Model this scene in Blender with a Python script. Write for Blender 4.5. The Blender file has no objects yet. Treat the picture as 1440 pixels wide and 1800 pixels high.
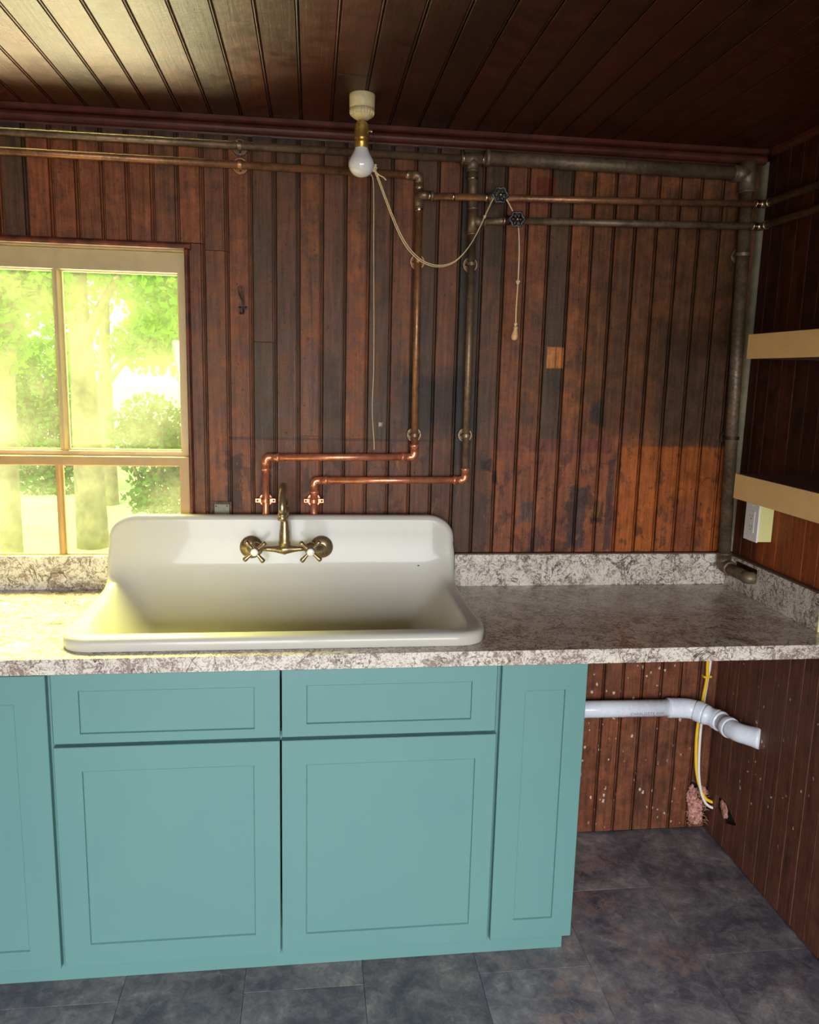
import bpy, bmesh, math, random
import numpy as np
from mathutils import Vector, Matrix, noise as mnoise

random.seed(7)
rng = np.random.default_rng(7)
S = bpy.context.scene
COL = S.collection
PI = math.pi

# ------------------------------------------------------------------ camera
cam_d = bpy.data.cameras.new('camera')
cam = bpy.data.objects.new('camera', cam_d)
COL.objects.link(cam)
cam_d.sensor_fit = 'HORIZONTAL'
cam_d.sensor_width = 36.0
cam_d.lens = 34.96
cam_d.clip_start = 0.02
_r = Vector((0.99234812, -0.12106901, 0.02423839))
_u = Vector((-0.00287377, 0.17360718, 0.98481079))
_f = Vector((0.12343803, 0.97734479, -0.17193084))
cam.matrix_world = Matrix(((_r.x, _u.x, -_f.x, -1.4093), (_r.y, _u.y, -_f.y, -2.4787),
                           (_r.z, _u.z, -_f.z, 1.5910), (0, 0, 0, 1)))
S.camera = cam

# ------------------------------------------------------------------ light
W = bpy.data.worlds.new('sky')
S.world = W
W.use_nodes = True
bg = W.node_tree.nodes['Background']
bg.inputs[0].default_value = (0.93, 0.97, 1.0, 1)
bg.inputs[1].default_value = 1.6


def area(name, loc, aim, sx, sy, power, color, spread=180):
    d = bpy.data.lights.new(name, 'AREA')
    d.shape = 'RECTANGLE'
    d.size = sx
    d.size_y = sy
    d.energy = power
    d.color = color
    d.spread = math.radians(spread)
    o = bpy.data.objects.new(name, d)
    COL.objects.link(o)
    o.location = loc
    o.rotation_euler = (Vector(aim) - Vector(loc)).to_track_quat('-Z', 'Y').to_euler()
    return o


sun_d = bpy.data.lights.new('sun', 'SUN')
sun_d.energy = 4.2
sun_d.angle = math.radians(0.6)
sun_d.color = (1, 0.95, 0.84)
sun = bpy.data.objects.new('sun', sun_d)
COL.objects.link(sun)
sun.rotation_euler = (math.radians(40), 0, math.radians(-28))      # over the roof from behind, on to the garden

# daylight through the openings behind the camera (door and window of the front wall)
area('door_daylight', (-1.92, -4.05, 1.05), (-1.95, -2.9, 0.0), 0.92, 1.98, 60, (0.94, 0.98, 1.0), 135)
area('front_window_daylight', (-0.68, -4.05, 1.33), (-0.80, -2.8, 0.0), 1.25, 1.30, 50, (0.98, 0.99, 1.0), 135)
# added unseen lamp, imitates leaf-filtered light on the counter under the window
area('leaf_fill_lamp', (-2.35, 1.15, 3.0), (-2.25, -0.45, 0.9), 1.3, 1.2, 330, (0.98, 0.96, 0.31), 120)
# added lamp hidden below the window, stands in for lawn bounce on the ceiling
area('lawn_fill_lamp', (-2.25, 1.35, 0.0), (-1.75, -0.6, 2.3), 1.6, 1.0, 230, (1.0, 0.90, 0.54), 130)

S.view_settings.view_transform = 'Standard'
S.view_settings.look = 'None'
S.view_settings.gamma = 1.0
S.view_settings.use_curve_mapping = False
S.view_settings.exposure = 0.25
S.cycles.use_denoising = True
S.cycles.max_bounces = 10
S.cycles.diffuse_bounces = 5
S.cycles.glossy_bounces = 4
S.cycles.transmission_bounces = 6
S.cycles.transparent_max_bounces = 12
S.cycles.sample_clamp_indirect = 6.0


# ------------------------------------------------------------------ helpers: shapes
def link(o, parent=None):
    COL.objects.link(o)
    if parent is not None:
        o.parent = parent
    return o


def tag(o, label=None, cat=None, group=None, kind=None):
    if label:
        o['label'] = label
    if cat:
        o['category'] = cat
    if group:
        o['group'] = group
    if kind:
        o['kind'] = kind
    return o


def thing(name, loc, label, cat, group=None, kind=None):
    o = bpy.data.objects.new(name, None)
    o.empty_display_size = 0.05
    o.location = loc
    COL.objects.link(o)
    return tag(o, label, cat, group, kind)


def mesh(name, geo, mat, parent=None, smooth=False, recalc=True, loc=None):
    """geo = (verts, faces); parent keeps world coordinates"""
    me = bpy.data.meshes.new(name)
    me.from_pydata([tuple(v) for v in geo[0]], [], [tuple(f) for f in geo[1]])
    if recalc:
        b = bmesh.new()
        b.from_mesh(me)
        bmesh.ops.recalc_face_normals(b, faces=b.faces)
        b.to_mesh(me)
        b.free()
    if smooth:
        me.polygons.foreach_set('use_smooth', [True] * len(me.polygons))
    me.materials.append(mat)
    o = bpy.data.objects.new(name, me)
    link(o, parent)
    if parent is not None:
        p = Vector((0, 0, 0))
        q = parent
        while q is not None:
            p += q.location
            q = q.parent
        o.location = -p
        if loc is not None:
            o.location = Vector(loc) - p
    elif loc is not None:
        o.location = loc
    return o


def smooth_by_angle(o, deg=40):
    me = o.data
    b = bmesh.new()
    b.from_mesh(me)
    for e in b.edges:
        if len(e.link_faces) == 2:
            e.smooth = e.calc_face_angle(0) < math.radians(deg)
    for f in b.faces:
        f.smooth = True
    b.to_mesh(me)
    b.free()
    return o


def join(*gs):
    V, F = [], []
    for v, f in gs:
        k = len(V)
        V += [tuple(p) for p in v]
        F += [tuple(i + k for i in q) for q in f]
    return V, F


def box(x0, x1, y0, y1, z0, z1, bev=0.0, seg=2):
    b = bmesh.new()
    vs = [b.verts.new((x, y, z)) for x in (x0, x1) for y in (y0, y1) for z in (z0, z1)]
    for q in ((0, 1, 3, 2), (4, 6, 7, 5), (0, 4, 5, 1), (2, 3, 7, 6), (0, 2, 6, 4), (1, 5, 7, 3)):
        b.faces.new([vs[i] for i in q])
    if bev > 0:
        bmesh.ops.bevel(b, geom=list(b.edges), offset=bev, segments=seg, profile=0.5, affect='EDGES')
    b.verts.index_update()
    g = ([v.co.copy() for v in b.verts], [[v.index for v in f.verts] for f in b.faces])
    b.free()
    return g


def fillet(pts, r, n=6):
    pts = [Vector(p) for p in pts]
    rs = r if isinstance(r, (list, tuple)) else [r] * len(pts)
    out = [pts[0]]
    for i in range(1, len(pts) - 1):
        a, p, c = pts[i - 1], pts[i], pts[i + 1]
        d1, d2 = (a - p), (c - p)
        l1, l2 = d1.length, d2.length
        d1.normalize()
        d2.normalize()
        ang = d1.angle(d2)
        t = min(rs[i] / max(math.tan(ang / 2), 1e-4), l1 * 0.49, l2 * 0.49)
        A, B = p + d1 * t, p + d2 * t
        for k in range(n + 1):
            s = k / n
            out.append(A * (1 - s) ** 2 + p * 2 * s * (1 - s) + B * s * s)
    out.append(pts[-1])
    return out


def tube(pts, r, seg=14, cap=True):
    pts = [Vector(p) for p in pts]
    n = len(pts)
    rs = r if isinstance(r, (list, tuple)) else [r] * n
    tang = []
    for i in range(n):
        a = pts[max(i - 1, 0)]
        b = pts[min(i + 1, n - 1)]
        tang.append((b - a).normalized())
    t = tang[0]
    up = Vector((0, 0, 1)) if abs(t.z) < 0.9 else Vector((0, 1, 0))
    nx = t.cross(up).normalized()
    V, F = [], []
    for i in range(n):
        t = tang[i]
        nx = (nx - t * nx.dot(t)).normalized()
        ny = t.cross(nx)
        for k in range(seg):
            a = 2 * PI * k / seg
            V.append(pts[i] + (nx * math.cos(a) + ny * math.sin(a)) * rs[i])
    for i in range(n - 1):
        for k in range(seg):
            k2 = (k + 1) % seg
            F.append((i * seg + k, i * seg + k2, (i + 1) * seg + k2, (i + 1) * seg + k))
    if cap:
        F.append(tuple(range(seg)))
        F.append(tuple((n - 1) * seg + k for k in range(seg)))
    return V, F


def lathe(c, axis, prof, seg=24, cap=True):
    """prof = list of (distance along axis, radius)"""
    axis = Vector(axis).normalized()
    c = Vector(c)
    return tube_axis([c + axis * h for h, _ in prof], [max(r, 1e-5) for _, r in prof], axis, seg, cap)


def tube_axis(pts, rs, axis, seg, cap=True):
    up = Vector((0, 0, 1)) if abs(axis.z) < 0.9 else Vector((0, 1, 0))
    nx = axis.cross(up).normalized()
    ny = axis.cross(nx)
    V, F = [], []
    for p, r in zip(pts, rs):
        for k in range(seg):
            a = 2 * PI * k / seg
            V.append(p + (nx * math.cos(a) + ny * math.sin(a)) * r)
    for i in range(len(pts) - 1):
        for k in range(seg):
            k2 = (k + 1) % seg
            F.append((i * seg + k, i * seg + k2, (i + 1) * seg + k2, (i + 1) * seg + k))
    if cap:
        F.append(tuple(range(seg)))
        F.append(tuple((len(pts) - 1) * seg + k for k in range(seg)))
    return V, F


def prism(poly, axis, a0, a1):
    """poly 2-D outline extruded along axis ('x': poly is y,z; 'y': x,z; 'z': x,y)"""
    V = []
    for a in (a0, a1):
        for p, q in poly:
            V.append({'x': (a, p, q), 'y': (p, a, q), 'z': (p, q, a)}[axis])
    n = len(poly)
    F = [tuple(range(n)), tuple(range(n, 2 * n))]
    for i in range(n):
        j = (i + 1) % n
        F.append((i, j, n + j, n + i))
    return V, F


def frame(x0, x1, z0, z1, ix0, ix1, iz0, iz1, y0, y1):
    """a flat picture-frame in the x-z plane, y0 (front) to y1 (back), front inner edge eased"""
    V, F = [], []
    o = [(x0, z0), (x1, z0), (x1, z1), (x0, z1)]
    i = [(ix0, iz0), (ix1, iz0), (ix1, iz1), (ix0, iz1)]
    for y, lo in ((y0, o), (y0, i), (y1, i), (y1, o)):
        for p, q in lo:
            V.append((p, y, q))
    for a in range(4):
        for k in range(4):
            j = (k + 1) % 4
            b = (a + 1) % 4
            F.append((a * 4 + k, a * 4 + j, b * 4 + j, b * 4 + k))
    return V, F


def grid_plate(xs, ys, z0, z1, holes):
    """horizontal slab from grid lines with cells left out"""
    V, F = [], []
    nx, ny = len(xs), len(ys)
    for z in (z0, z1):
        for x in xs:
            for y in ys:
                V.append((x, y, z))
    I = lambda i, j, k: k * nx * ny + i * ny + j
    full = lambda i, j: 0 <= i < nx - 1 and 0 <= j < ny - 1 and (i, j) not in holes
    for i in range(nx - 1):
        for j in range(ny - 1):
            if not full(i, j):
                continue
            F.append((I(i, j, 1), I(i + 1, j, 1), I(i + 1, j + 1, 1), I(i, j + 1, 1)))
            F.append((I(i, j, 0), I(i, j + 1, 0), I(i + 1, j + 1, 0), I(i + 1, j, 0)))
            for (di, dj, a, b) in ((-1, 0, (i, j), (i, j + 1)), (1, 0, (i + 1, j), (i + 1, j + 1)),
                                   (0, -1, (i, j), (i + 1, j)), (0, 1, (i, j + 1), (i + 1, j + 1))):
                if not full(i + di, j + dj):
                    F.append((I(*a, 0), I(*b, 0), I(*b, 1), I(*a, 1)))
    return V, F


def swap(geo, fn):
    return [fn(*v) for v in geo[0]], geo[1]


# ------------------------------------------------------------------ helpers: materials
def C(r, g, b):
    f = lambda v: (v / 255 / 12.92) if v / 255 <= 0.04045 else ((v / 255 + 0.055) / 1.055) ** 2.4
    return (f(r), f(g), f(b), 1.0)


class NT:
    def __init__(self, name):
        self.m = bpy.data.materials.new(name)
        self.m.use_nodes = True
        self.t = self.m.node_tree
        self.t.nodes.clear()
        self.out = self.t.nodes.new('ShaderNodeOutputMaterial')

    def n(self, typ, ins=None, **props):
        nd = self.t.nodes.new('ShaderNode' + typ)
        for k, v in props.items():
            setattr(nd, k, v)
        for k, v in (ins or {}).items():
            s = nd.inputs[k]
            if isinstance(v, bpy.types.NodeSocket):
                self.t.links.new(v, s)
            else:
                s.default_value = v
        return nd

    def pos(self):
        return self.n('NewGeometry').outputs['Position']

    def math(self, op, a, b=0.0, c=0.0, clamp=False):
        return self.n('Math', {0: a, 1: b, 2: c}, operation=op, use_clamp=clamp).outputs[0]

    def vm(self, op, a, b=(0, 0, 0)):
        return self.n('VectorMath', {0: a, 1: b}, operation=op).outputs[0]

    def noise(self, vec, scale=1.0, detail=3.0, rough=0.55, dist=0.0):
        return self.n('TexNoise', {'Vector': vec, 'Scale': scale, 'Detail': detail, 'Roughness': rough,
                                   'Distortion': dist}).outputs[0]

    def vor(self, vec, scale=1.0, feature='F1', out=0, rand=1.0):
        return self.n('TexVoronoi', {'Vector': vec, 'Scale': scale, 'Randomness': rand}, feature=feature).outputs[out]

    def mr(self, v, a, b, c=0.0, d=1.0, smooth=True):
        return self.n('MapRange', {0: v, 1: a, 2: b, 3: c, 4: d},
                      interpolation_type='SMOOTHSTEP' if smooth else 'LINEAR').outputs[0]

    def mix(self, f, a, b, blend='MIX'):
        nd = self.n('Mix', {0: f, 6: a, 7: b}, data_type='RGBA', blend_type=blend, clamp_result=False)
        return nd.outputs[2]

    def ramp(self, f, stops):
        nd = self.n('ValToRGB', {0: f})
        e = nd.color_ramp.elements
        while len(e) < len(stops):
            e.new(0.5)
        for k, (p, c) in enumerate(stops):
            e[k].position = p
            e[k].color = c
        return nd.outputs[0]

    def bump(self, h, strength=0.3, dist=0.002):
        return self.n('Bump', {'Height': h, 'Strength': strength, 'Distance': dist}).outputs[0]

    def bsdf(self, **ins):
        keys = {'color': 'Base Color', 'rough': 'Roughness', 'metal': 'Metallic', 'normal': 'Normal',
                'spec': 'Specular IOR Level', 'coat': 'Coat Weight', 'coat_rough': 'Coat Roughness',
                'sss': 'Subsurface Weight', 'trans': 'Transmission Weight', 'emit': 'Emission Color',
                'emit_s': 'Emission Strength', 'ior': 'IOR', 'aniso': 'Anisotropic'}
        b = self.n('BsdfPrincipled', {keys[k]: v for k, v in ins.items()})
        return b.outputs[0]

    def done(self, sh):
        self.t.links.new(sh, self.out.inputs[0])
        return self.m


def plain(name, col, rough=0.5, metal=0.0, var=0.12, scale=40, bump=0.0, **kw):
    t = NT(name)
    p = t.pos()
    n = t.noise(p, scale, 4)
    k = t.mr(n, 0.3, 0.7, 1 - var, 1 + var, False)
    c = t.mix(1.0, col, t.n('CombineXYZ', {0: k, 1: k, 2: k}).outputs[0], 'MULTIPLY')
    ins = dict(color=c, rough=t.mr(n, 0.3, 0.7, max(rough - 0.07, 0.02), rough + 0.07, False), metal=metal, **kw)
    if bump:
        ins['normal'] = t.bump(n, bump, 0.002)
    return t.done(t.bsdf(**ins))


def rect_mask(t, pos, lo, hi, soft, amp, nz):
    """1 inside a box, broken along its edge by noise"""
    c = [(a + b) / 2 for a, b in zip(lo, hi)]
    h = [(b - a) / 2 for a, b in zip(lo, hi)]
    q = t.vm('SUBTRACT', t.vm('ABSOLUTE', t.vm('SUBTRACT', pos, c)), h)
    s = t.n('SeparateXYZ', {0: q}).outputs
    d = t.math('MAXIMUM', t.math('MAXIMUM', s[0], s[1]), s[2])
    if amp:
        d = t.math('ADD', d, t.math('MULTIPLY', t.math('SUBTRACT', nz, 0.5), amp * 2))
    return t.mr(d, soft, -soft)


def wood(name, A, B, O, axis='z', rough=0.38, val=1.0, stains=(), bump=0.35, crackle=0.5, splat=None, coat=0.0,
         contrast=1.0, mottle=False, sawmarks=0.35, spec=0.22):
    """old varnished board: obj.color = (tone, orange, seed)"""
    t = NT(name)
    pos = t.pos()
    oc = t.n('SeparateColor', {0: t.n('ObjectInfo').outputs['Color']}).outputs
    tone, orange, seed = oc[0], oc[1], oc[2]
    off = t.n('CombineXYZ', {0: t.math('MULTIPLY', seed, 13.7), 1: t.math('MULTIPLY', seed, 7.1),
                             2: t.math('MULTIPLY', seed, 29.3)}).outputs[0]
    p = t.vm('ADD', pos, off)
    long = {'z': (1, 1, 0.045), 'y': (1, 0.045, 1), 'x': (0.045, 1, 1)}[axis]
    acr = {'z': (0.30, 0.30, 1), 'y': (0.30, 1, 0.30), 'x': (1, 0.30, 0.30)}[axis]
    pl = t.vm('MULTIPLY', p, long)
    g1 = t.noise(pl, 95, 5, 0.6, 0.6)
    g2 = t.noise(pl, 420, 3, 0.6)
    saw = t.noise(t.vm('MULTIPLY', p, acr), 210, 5, 0.75, 0.4)
    blot = t.noise(t.vm('MULTIPLY', p, tuple(0.35 if v < 0.5 else 1 for v in long)), 7, 4, 0.6)
    blot2 = t.noise(p, 22, 5, 0.65)
    f = t.math('ADD', tone, t.math('MULTIPLY', t.math('SUBTRACT', blot, 0.5), 1.5), clamp=True)
    col = t.mix(f, A, B)
    of = t.math('MULTIPLY', orange, t.mr(blot2, 0.35, 0.7), clamp=True)
    col = t.mix(of, col, O)
    # stains and tone bands that have a shape of their own
    if stains:
        nz = t.noise(pos, 26, 5, 0.65)
        nz2 = t.noise(t.vm('MULTIPLY', pos, (1, 1, 0.35)), 60, 4, 0.65)
        for lo, hi, soft, amp, c, st in stains:
            m = rect_mask(t, pos, lo, hi, soft, amp, nz)
            m = t.math('MULTIPLY', m, t.mr(nz2, 0.22, 0.5, st * 0.72, st, False))
            col = t.mix(m, col, c)
    if mottle:
        z = t.n('SeparateXYZ', {0: pos}).outputs
        zone = t.math('MULTIPLY', t.math('MULTIPLY', t.mr(z[2], 1.40, 1.36), t.mr(z[2], 0.88, 0.95)), t.mr(z[0], -1.70, -1.62))
        m1 = t.mr(t.noise(t.vm('MULTIPLY', p, (1, 1, 0.6)), 17, 6, 0.66, 0.5), 0.53, 0.60)
        col = t.mix(t.math('MULTIPLY', t.math('MULTIPLY', m1, zone), 0.62), col, C(66, 46, 42))
        m2 = t.mr(t.noise(t.vm('MULTIPLY', p, (1, 1, 0.4)), 34, 6, 0.7, 0.8), 0.60, 0.66)
        col = t.mix(t.math('MULTIPLY', t.math('MULTIPLY', m2, zone), 0.55), col, C(176, 112, 66))
        m3 = t.mr(t.noise(t.vm('MULTIPLY', p, (1, 1, 0.3)), 12, 5, 0.65, 0.4), 0.55, 0.70)
        col = t.mix(t.math('MULTIPLY', m3, 0.45), col, C(66, 52, 44))
        m4 = t.mr(t.noise(t.vm('MULTIPLY', p, (1, 1, 0.5)), 70, 4, 0.7), 0.64, 0.70)
        col = t.mix(t.math('MULTIPLY', m4, 0.7), col, C(40, 27, 22))
    k = t.math('ADD', t.math('MULTIPLY', t.math('SUBTRACT', g1, 0.5), 1.8 * contrast),
               t.math('MULTIPLY', t.math('SUBTRACT', g2, 0.5), 0.7 * contrast))
    k = t.math('ADD', k, t.math('MULTIPLY', t.math('SUBTRACT', saw, 0.5), sawmarks * 2))
    k = t.math('ADD', k, t.math('MULTIPLY', t.math('SUBTRACT', blot2, 0.5), 1.1))
    k = t.math('ADD', k, t.math('MULTIPLY', t.math('SUBTRACT', t.noise(t.vm('MULTIPLY', p, tuple(0.6 if v < 0.5 else 1 for v in long)), 300, 3, 0.7), 0.5), 0.7 * contrast))
    k = t.math('MULTIPLY', t.math('ADD', k, 1.0), val)
    k = t.math('MAXIMUM', k, 0.12)
    col = t.mix(1.0, col, t.n('CombineXYZ', {0: k, 1: k, 2: k}).outputs[0], 'MULTIPLY')
    # small dark nail holes and dents
    vd = t.vor(p, 26)
    col = t.mix(t.mr(vd, 0.075, 0.03, 0, 0.85), col, C(14, 9, 7))
    # crazed varnish: light flecks
    if crackle:
        ce = t.vor(p, 330, 'DISTANCE_TO_EDGE')
        reg = t.mr(t.noise(p, 9, 3), 0.5, 0.72)
        cm = t.math('MULTIPLY', t.math('MULTIPLY', t.mr(ce, 0.10, 0.02), reg), crackle * 0.5)
        col = t.mix(cm, col, C(150, 105, 80))
    if splat:
        lo, hi, sc, thr = splat
        m = rect_mask(t, pos, lo, hi, 0.05, 0.1, t.noise(pos, 9, 2))
        pv = t.vm('ADD', t.vm('MULTIPLY', pos, (1, 1, 0.7)), t.vm('MULTIPLY', t.n('TexNoise', {'Vector': pos, 'Scale': 90.0}).outputs[1], (0.012, 0.012, 0.012)))
        v = t.vor(pv, sc)
        pick = t.mr(t.noise(pos, 14, 2), 0.46, 0.50)
        sm = t.math('MULTIPLY', t.math('MULTIPLY', t.mr(v, thr, thr * 0.65), m), pick)
        col = t.mix(t.math('MULTIPLY', sm, 0.85), col, C(205, 190, 170))
    h = t.math('ADD', t.math('MULTIPLY', g1, 0.7), t.math('ADD', t.math('MULTIPLY', saw, 0.5), t.math('MULTIPLY', blot2, 0.5)))
    r = t.mr(t.math('ADD', t.math('MULTIPLY', blot2, 0.6), t.math('MULTIPLY', saw, 0.4)), 0.3, 0.7, rough - 0.1, rough + 0.16, False)
    return t.done(t.bsdf(color=col, rough=r, normal=t.bump(h, bump, 0.0025), spec=spec, coat=coat, coat_rough=0.25))


def metal(name, c1, c2, rough=0.3, scale=25, amt=(0.4, 0.65), metallic=1.0):
    t = NT(name)
    p = t.pos()
    n = t.noise(p, scale, 5, 0.65)
    n2 = t.noise(p, scale * 8, 3)
    m = t.mr(t.math('ADD', n, t.math('MULTIPLY', t.math('SUBTRACT', n2, 0.5), 0.3)), amt[0], amt[1])
    col = t.mix(m, c1, c2)
    return t.done(t.bsdf(color=col, metal=metallic, rough=t.mr(n2, 0.3, 0.7, rough - 0.08, rough + 0.1, False),
                         normal=t.bump(n2, 0.06, 0.001)))


INF = 9.0


def xz(x0, x1, z0, z1, soft, amp, c, st):
    return ((x0, -INF, z0), (x1, INF, z1), soft, amp, c, st)


def yz(y0, y1, z0, z1, soft, amp, c, st):
    return ((-INF, y0, z0), (INF, y1, z1), soft, amp, c, st)


back_stains_and_band = [
    xz(-3.3, 0.1, 2.238, 2.4, 0.006, 0.004, C(52, 48, 40), 0.75),  # darker grey-green band along the whole top of the wall
    xz(-0.56, -0.03, 1.40, 2.12, 0.06, 0.05, C(92, 58, 28), 0.7),
    xz(-0.30, -0.06, 1.38, 1.75, 0.06, 0.06, C(52, 42, 32), 0.55),
    xz(-1.655, -1.02, 1.10, 1.384, 0.008, 0.012, C(132, 76, 48), 0.55),
    xz(-1.03, -0.84, 1.02, 1.345, 0.02, 0.05, C(98, 56, 40), 0.5),
    xz(-0.845, -0.405, 1.02, 1.392, 0.006, 0.006, C(158, 88, 56), 0.7),
    xz(-0.835, -0.44, 1.352, 1.392, 0.004, 0.005, C(120, 62, 52), 0.6),
    xz(-0.412, -0.03, 1.02, 1.374, 0.005, 0.010, C(196, 104, 42), 0.85),
    xz(-0.22, -0.12, 1.02, 1.20, 0.04, 0.06, C(96, 52, 46), 0.55),
    xz(-1.13, -0.90, 1.40, 1.60, 0.05, 0.06, C(42, 37, 36), 0.80),
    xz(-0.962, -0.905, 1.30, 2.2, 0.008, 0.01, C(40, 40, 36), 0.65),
    xz(-0.522, -0.478, 1.445, 1.515, 0.012, 0.02, C(48, 46, 44), 0.85),
    xz(-1.452, -1.392, 1.39, 1.655, 0.012, 0.015, C(140, 90, 66), 0.70),
    xz(-1.38, -1.31, 1.45, 1.64, 0.03, 0.04, C(52, 44, 40), 0.55),
    xz(-0.875, -0.838, 1.288, 1.325, 0.006, 0.016, C(38, 27, 24), 0.95),
    xz(-0.832, -0.815, 1.25, 1.29, 0.005, 0.012, C(44, 30, 27), 0.9),
    xz(-0.575, -0.515, 1.03, 1.24, 0.007, 0.055, C(74, 62, 60), 0.85),
    xz(-0.495, -0.455, 1.12, 1.19, 0.005, 0.035, C(40, 30, 28), 0.85),
    xz(-0.735, -0.69, 1.12, 1.19, 0.006, 0.03, C(84, 76, 76), 0.75),
    xz(-0.70, -0.655, 1.03, 1.10, 0.008, 0.03, C(70, 50, 48), 0.7),
    xz(-0.88, -0.84, 1.05, 1.22, 0.01, 0.04, C(70, 56, 52), 0.6),
    xz(-0.448, -0.424, 1.03, 1.33, 0.004, 0.008, C(74, 54, 52), 0.8),
    xz(-0.50, -0.462, 1.14, 1.215, 0.004, 0.02, C(188, 128, 66), 0.35),
    xz(-0.735, -0.672, 2.115, 2.185, 0.006, 0.01, C(120, 40, 22), 0.75),
    xz(-0.672, -0.616, 1.617, 1.682, 0.002, 0.003, C(226, 142, 74), 1.0),
    xz(-0.646, -0.643, 1.617, 1.682, 0.001, 0.003, C(110, 56, 26), 0.8),
    xz(-1.665, -1.618, 1.16, 1.335, 0.006, 0.04, C(48, 38, 34), 0.75),
    xz(-1.61, -1.575, 1.14, 1.30, 0.008, 0.03, C(165, 104, 62), 0.5),
    xz(-1.78, -1.715, 1.25, 1.75, 0.03, 0.05, C(120, 88, 70), 0.4),
    xz(-1.20, -1.188, 1.425, 1.437, 0.002, 0.004, C(225, 205, 185), 0.95),
    xz(-1.66, -1.02, 1.378, 1.387, 0.002, 0.004, C(60, 40, 34), 0.6),
    xz(-0.62, -0.56, 1.0, 1.06, 0.01, 0.03, C(50, 36, 34), 0.5),
    xz(-3.3, 0.1, -0.1, 0.89, 0.03, 0.0, C(126, 74, 56), 0.62),
]
right_stains = [
    yz(-1.6, 0.1, 1.02, 1.29, 0.008, 0.012, C(168, 84, 34), 0.8),
    yz(-0.16, 0.1, 1.0, 1.30, 0.02, 0.03, C(64, 34, 24), 0.75),
    yz(-0.75, 0.1, -0.1, 0.9, 0.15, 0.08, C(120, 76, 58), 0.8),
]

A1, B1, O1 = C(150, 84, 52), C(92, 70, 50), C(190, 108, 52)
M_wall = wood('varnished_boards', A1, B1, O1, 'z', 0.46, 0.66, back_stains_and_band,
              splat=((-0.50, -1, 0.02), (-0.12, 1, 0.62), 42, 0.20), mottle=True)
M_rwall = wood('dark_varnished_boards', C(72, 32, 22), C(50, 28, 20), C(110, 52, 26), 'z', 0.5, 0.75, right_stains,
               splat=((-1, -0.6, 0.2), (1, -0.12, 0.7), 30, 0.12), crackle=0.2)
M_ceil = wood('glossy_ceiling_boards', C(104, 40, 20), C(66, 34, 20), C(124, 46, 20), 'y', 0.42, 0.40, (), bump=0.4, spec=0.5,
              crackle=0.0, contrast=0.6, sawmarks=0.2)
M_trim = wood('red_brown_moulding', C(104, 52, 40), C(82, 46, 38), C(120, 60, 40), 'x', 0.36, 0.72, (), crackle=0.0,
              bump=0.15, contrast=0.5)
M_trimv = wood('red_brown_moulding_upright', C(112, 58, 44), C(86, 48, 38), C(120, 60, 40), 'z', 0.36, 0.75, (),
               crackle=0.0, bump=0.15, contrast=0.5)
M_void = plain('dark_cavity', C(20, 15, 12), 0.95)
M_plaster = plain('room_walls_behind', C(74, 48, 34), 0.7)
M_cop = metal('new_copper', C(236, 156, 120), C(212, 126, 90), 0.33, 30, (0.4, 0.65), 0.7)
M_copold = metal('aged_copper', C(176, 122, 84), C(124, 88, 62), 0.4, 14, (0.35, 0.7), 0.6)
M_copbrn = metal('brown_tarnished_copper', C(140, 112, 84), C(98, 80, 62), 0.45, 12, (0.35, 0.7), 0.5)
M_solder = metal('solder_joint', C(205, 185, 150), C(150, 122, 92), 0.3, 60)
M_galv = metal('dark_galvanised_pipe', C(128, 108, 84), C(86, 70, 53), 0.5, 16, (0.3, 0.7), 0.4)
M_iron = metal('black_painted_iron', C(84, 86, 86), C(44, 46, 46), 0.28, 40, (0.4, 0.7), 0.5)
M_rust = metal('rusty_iron', C(88, 62, 48), C(48, 36, 30), 0.55, 60, (0.35, 0.65), 0.6)
M_brass = metal('antique_brass', C(160, 138, 104), C(132, 112, 82), 0.28, 7, (0.3, 0.8), 0.75)
M_brassy = metal('polished_brass', C(230, 190, 100), C(190, 144, 64), 0.32, 25, (0.4, 0.65), 0.75)
M_porc = plain('white_porcelain', C(236, 232, 224), 0.12, var=0.02)
M_bulb = plain('frosted_bulb_glass', C(238, 232, 226), 0.1, var=0.01, coat=0.6, coat_rough=0.05)
M_rope = plain('cotton_cord', C(222, 196, 150), 0.8, var=0.18, scale=500)
M_beadw = plain('pale_wooden_pull', C(226, 178, 120), 0.5, var=0.15, scale=160)
M_canopy = plain('aged_ivory_bakelite', C(222, 200, 150), 0.45, var=0.16, scale=55)
M_pvc = plain('white_plastic_pipe', C(222, 226, 236), 0.28, var=0.03)
M_pvcg = plain('grey_plastic_pipe', C(186, 182, 178), 0.35, var=0.05)
M_yel = plain('yellow_cable_jacket', C(236, 186, 40), 0.4, var=0.05)
M_wht = plain('white_cable_jacket', C(228, 222, 212), 0.4, var=0.04)
M_ptext = plain('blue_grey_ink', C(110, 118, 140), 0.6)
M_insul = plain('pink_glass_wool', C(190, 136, 122), 0.95, var=0.4, scale=130, bump=1.0)
M_plast = plain('white_outlet_plastic', C(232, 230, 226), 0.35, var=0.02)
M_ivory = plain('yellow_ivory_plastic', C(226, 222, 150), 0.4, var=0.05, scale=12)  # pale yellow plastic of the outlet box and splash end strip
M_slot = plain('dark_slot', C(60, 56, 54), 0.6)
M_plate = plain('grey_green_metal_plate', C(116, 112, 92), 0.5, 0.3, var=0.35, scale=90)
M_tan = plain('raw_fibreboard_edge', C(222, 178, 118), 0.6, var=0.05, scale=30)
M_shelf = plain('dark_brown_shelf_face', C(100, 74, 62), 0.4, var=0.1)
M_chip = plain('raw_chipboard', C(86, 60, 44), 0.8, var=0.25, scale=200)
M_cream = plain('cream_window_paint', C(184, 162, 118), 0.5, var=0.08, scale=22)
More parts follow.
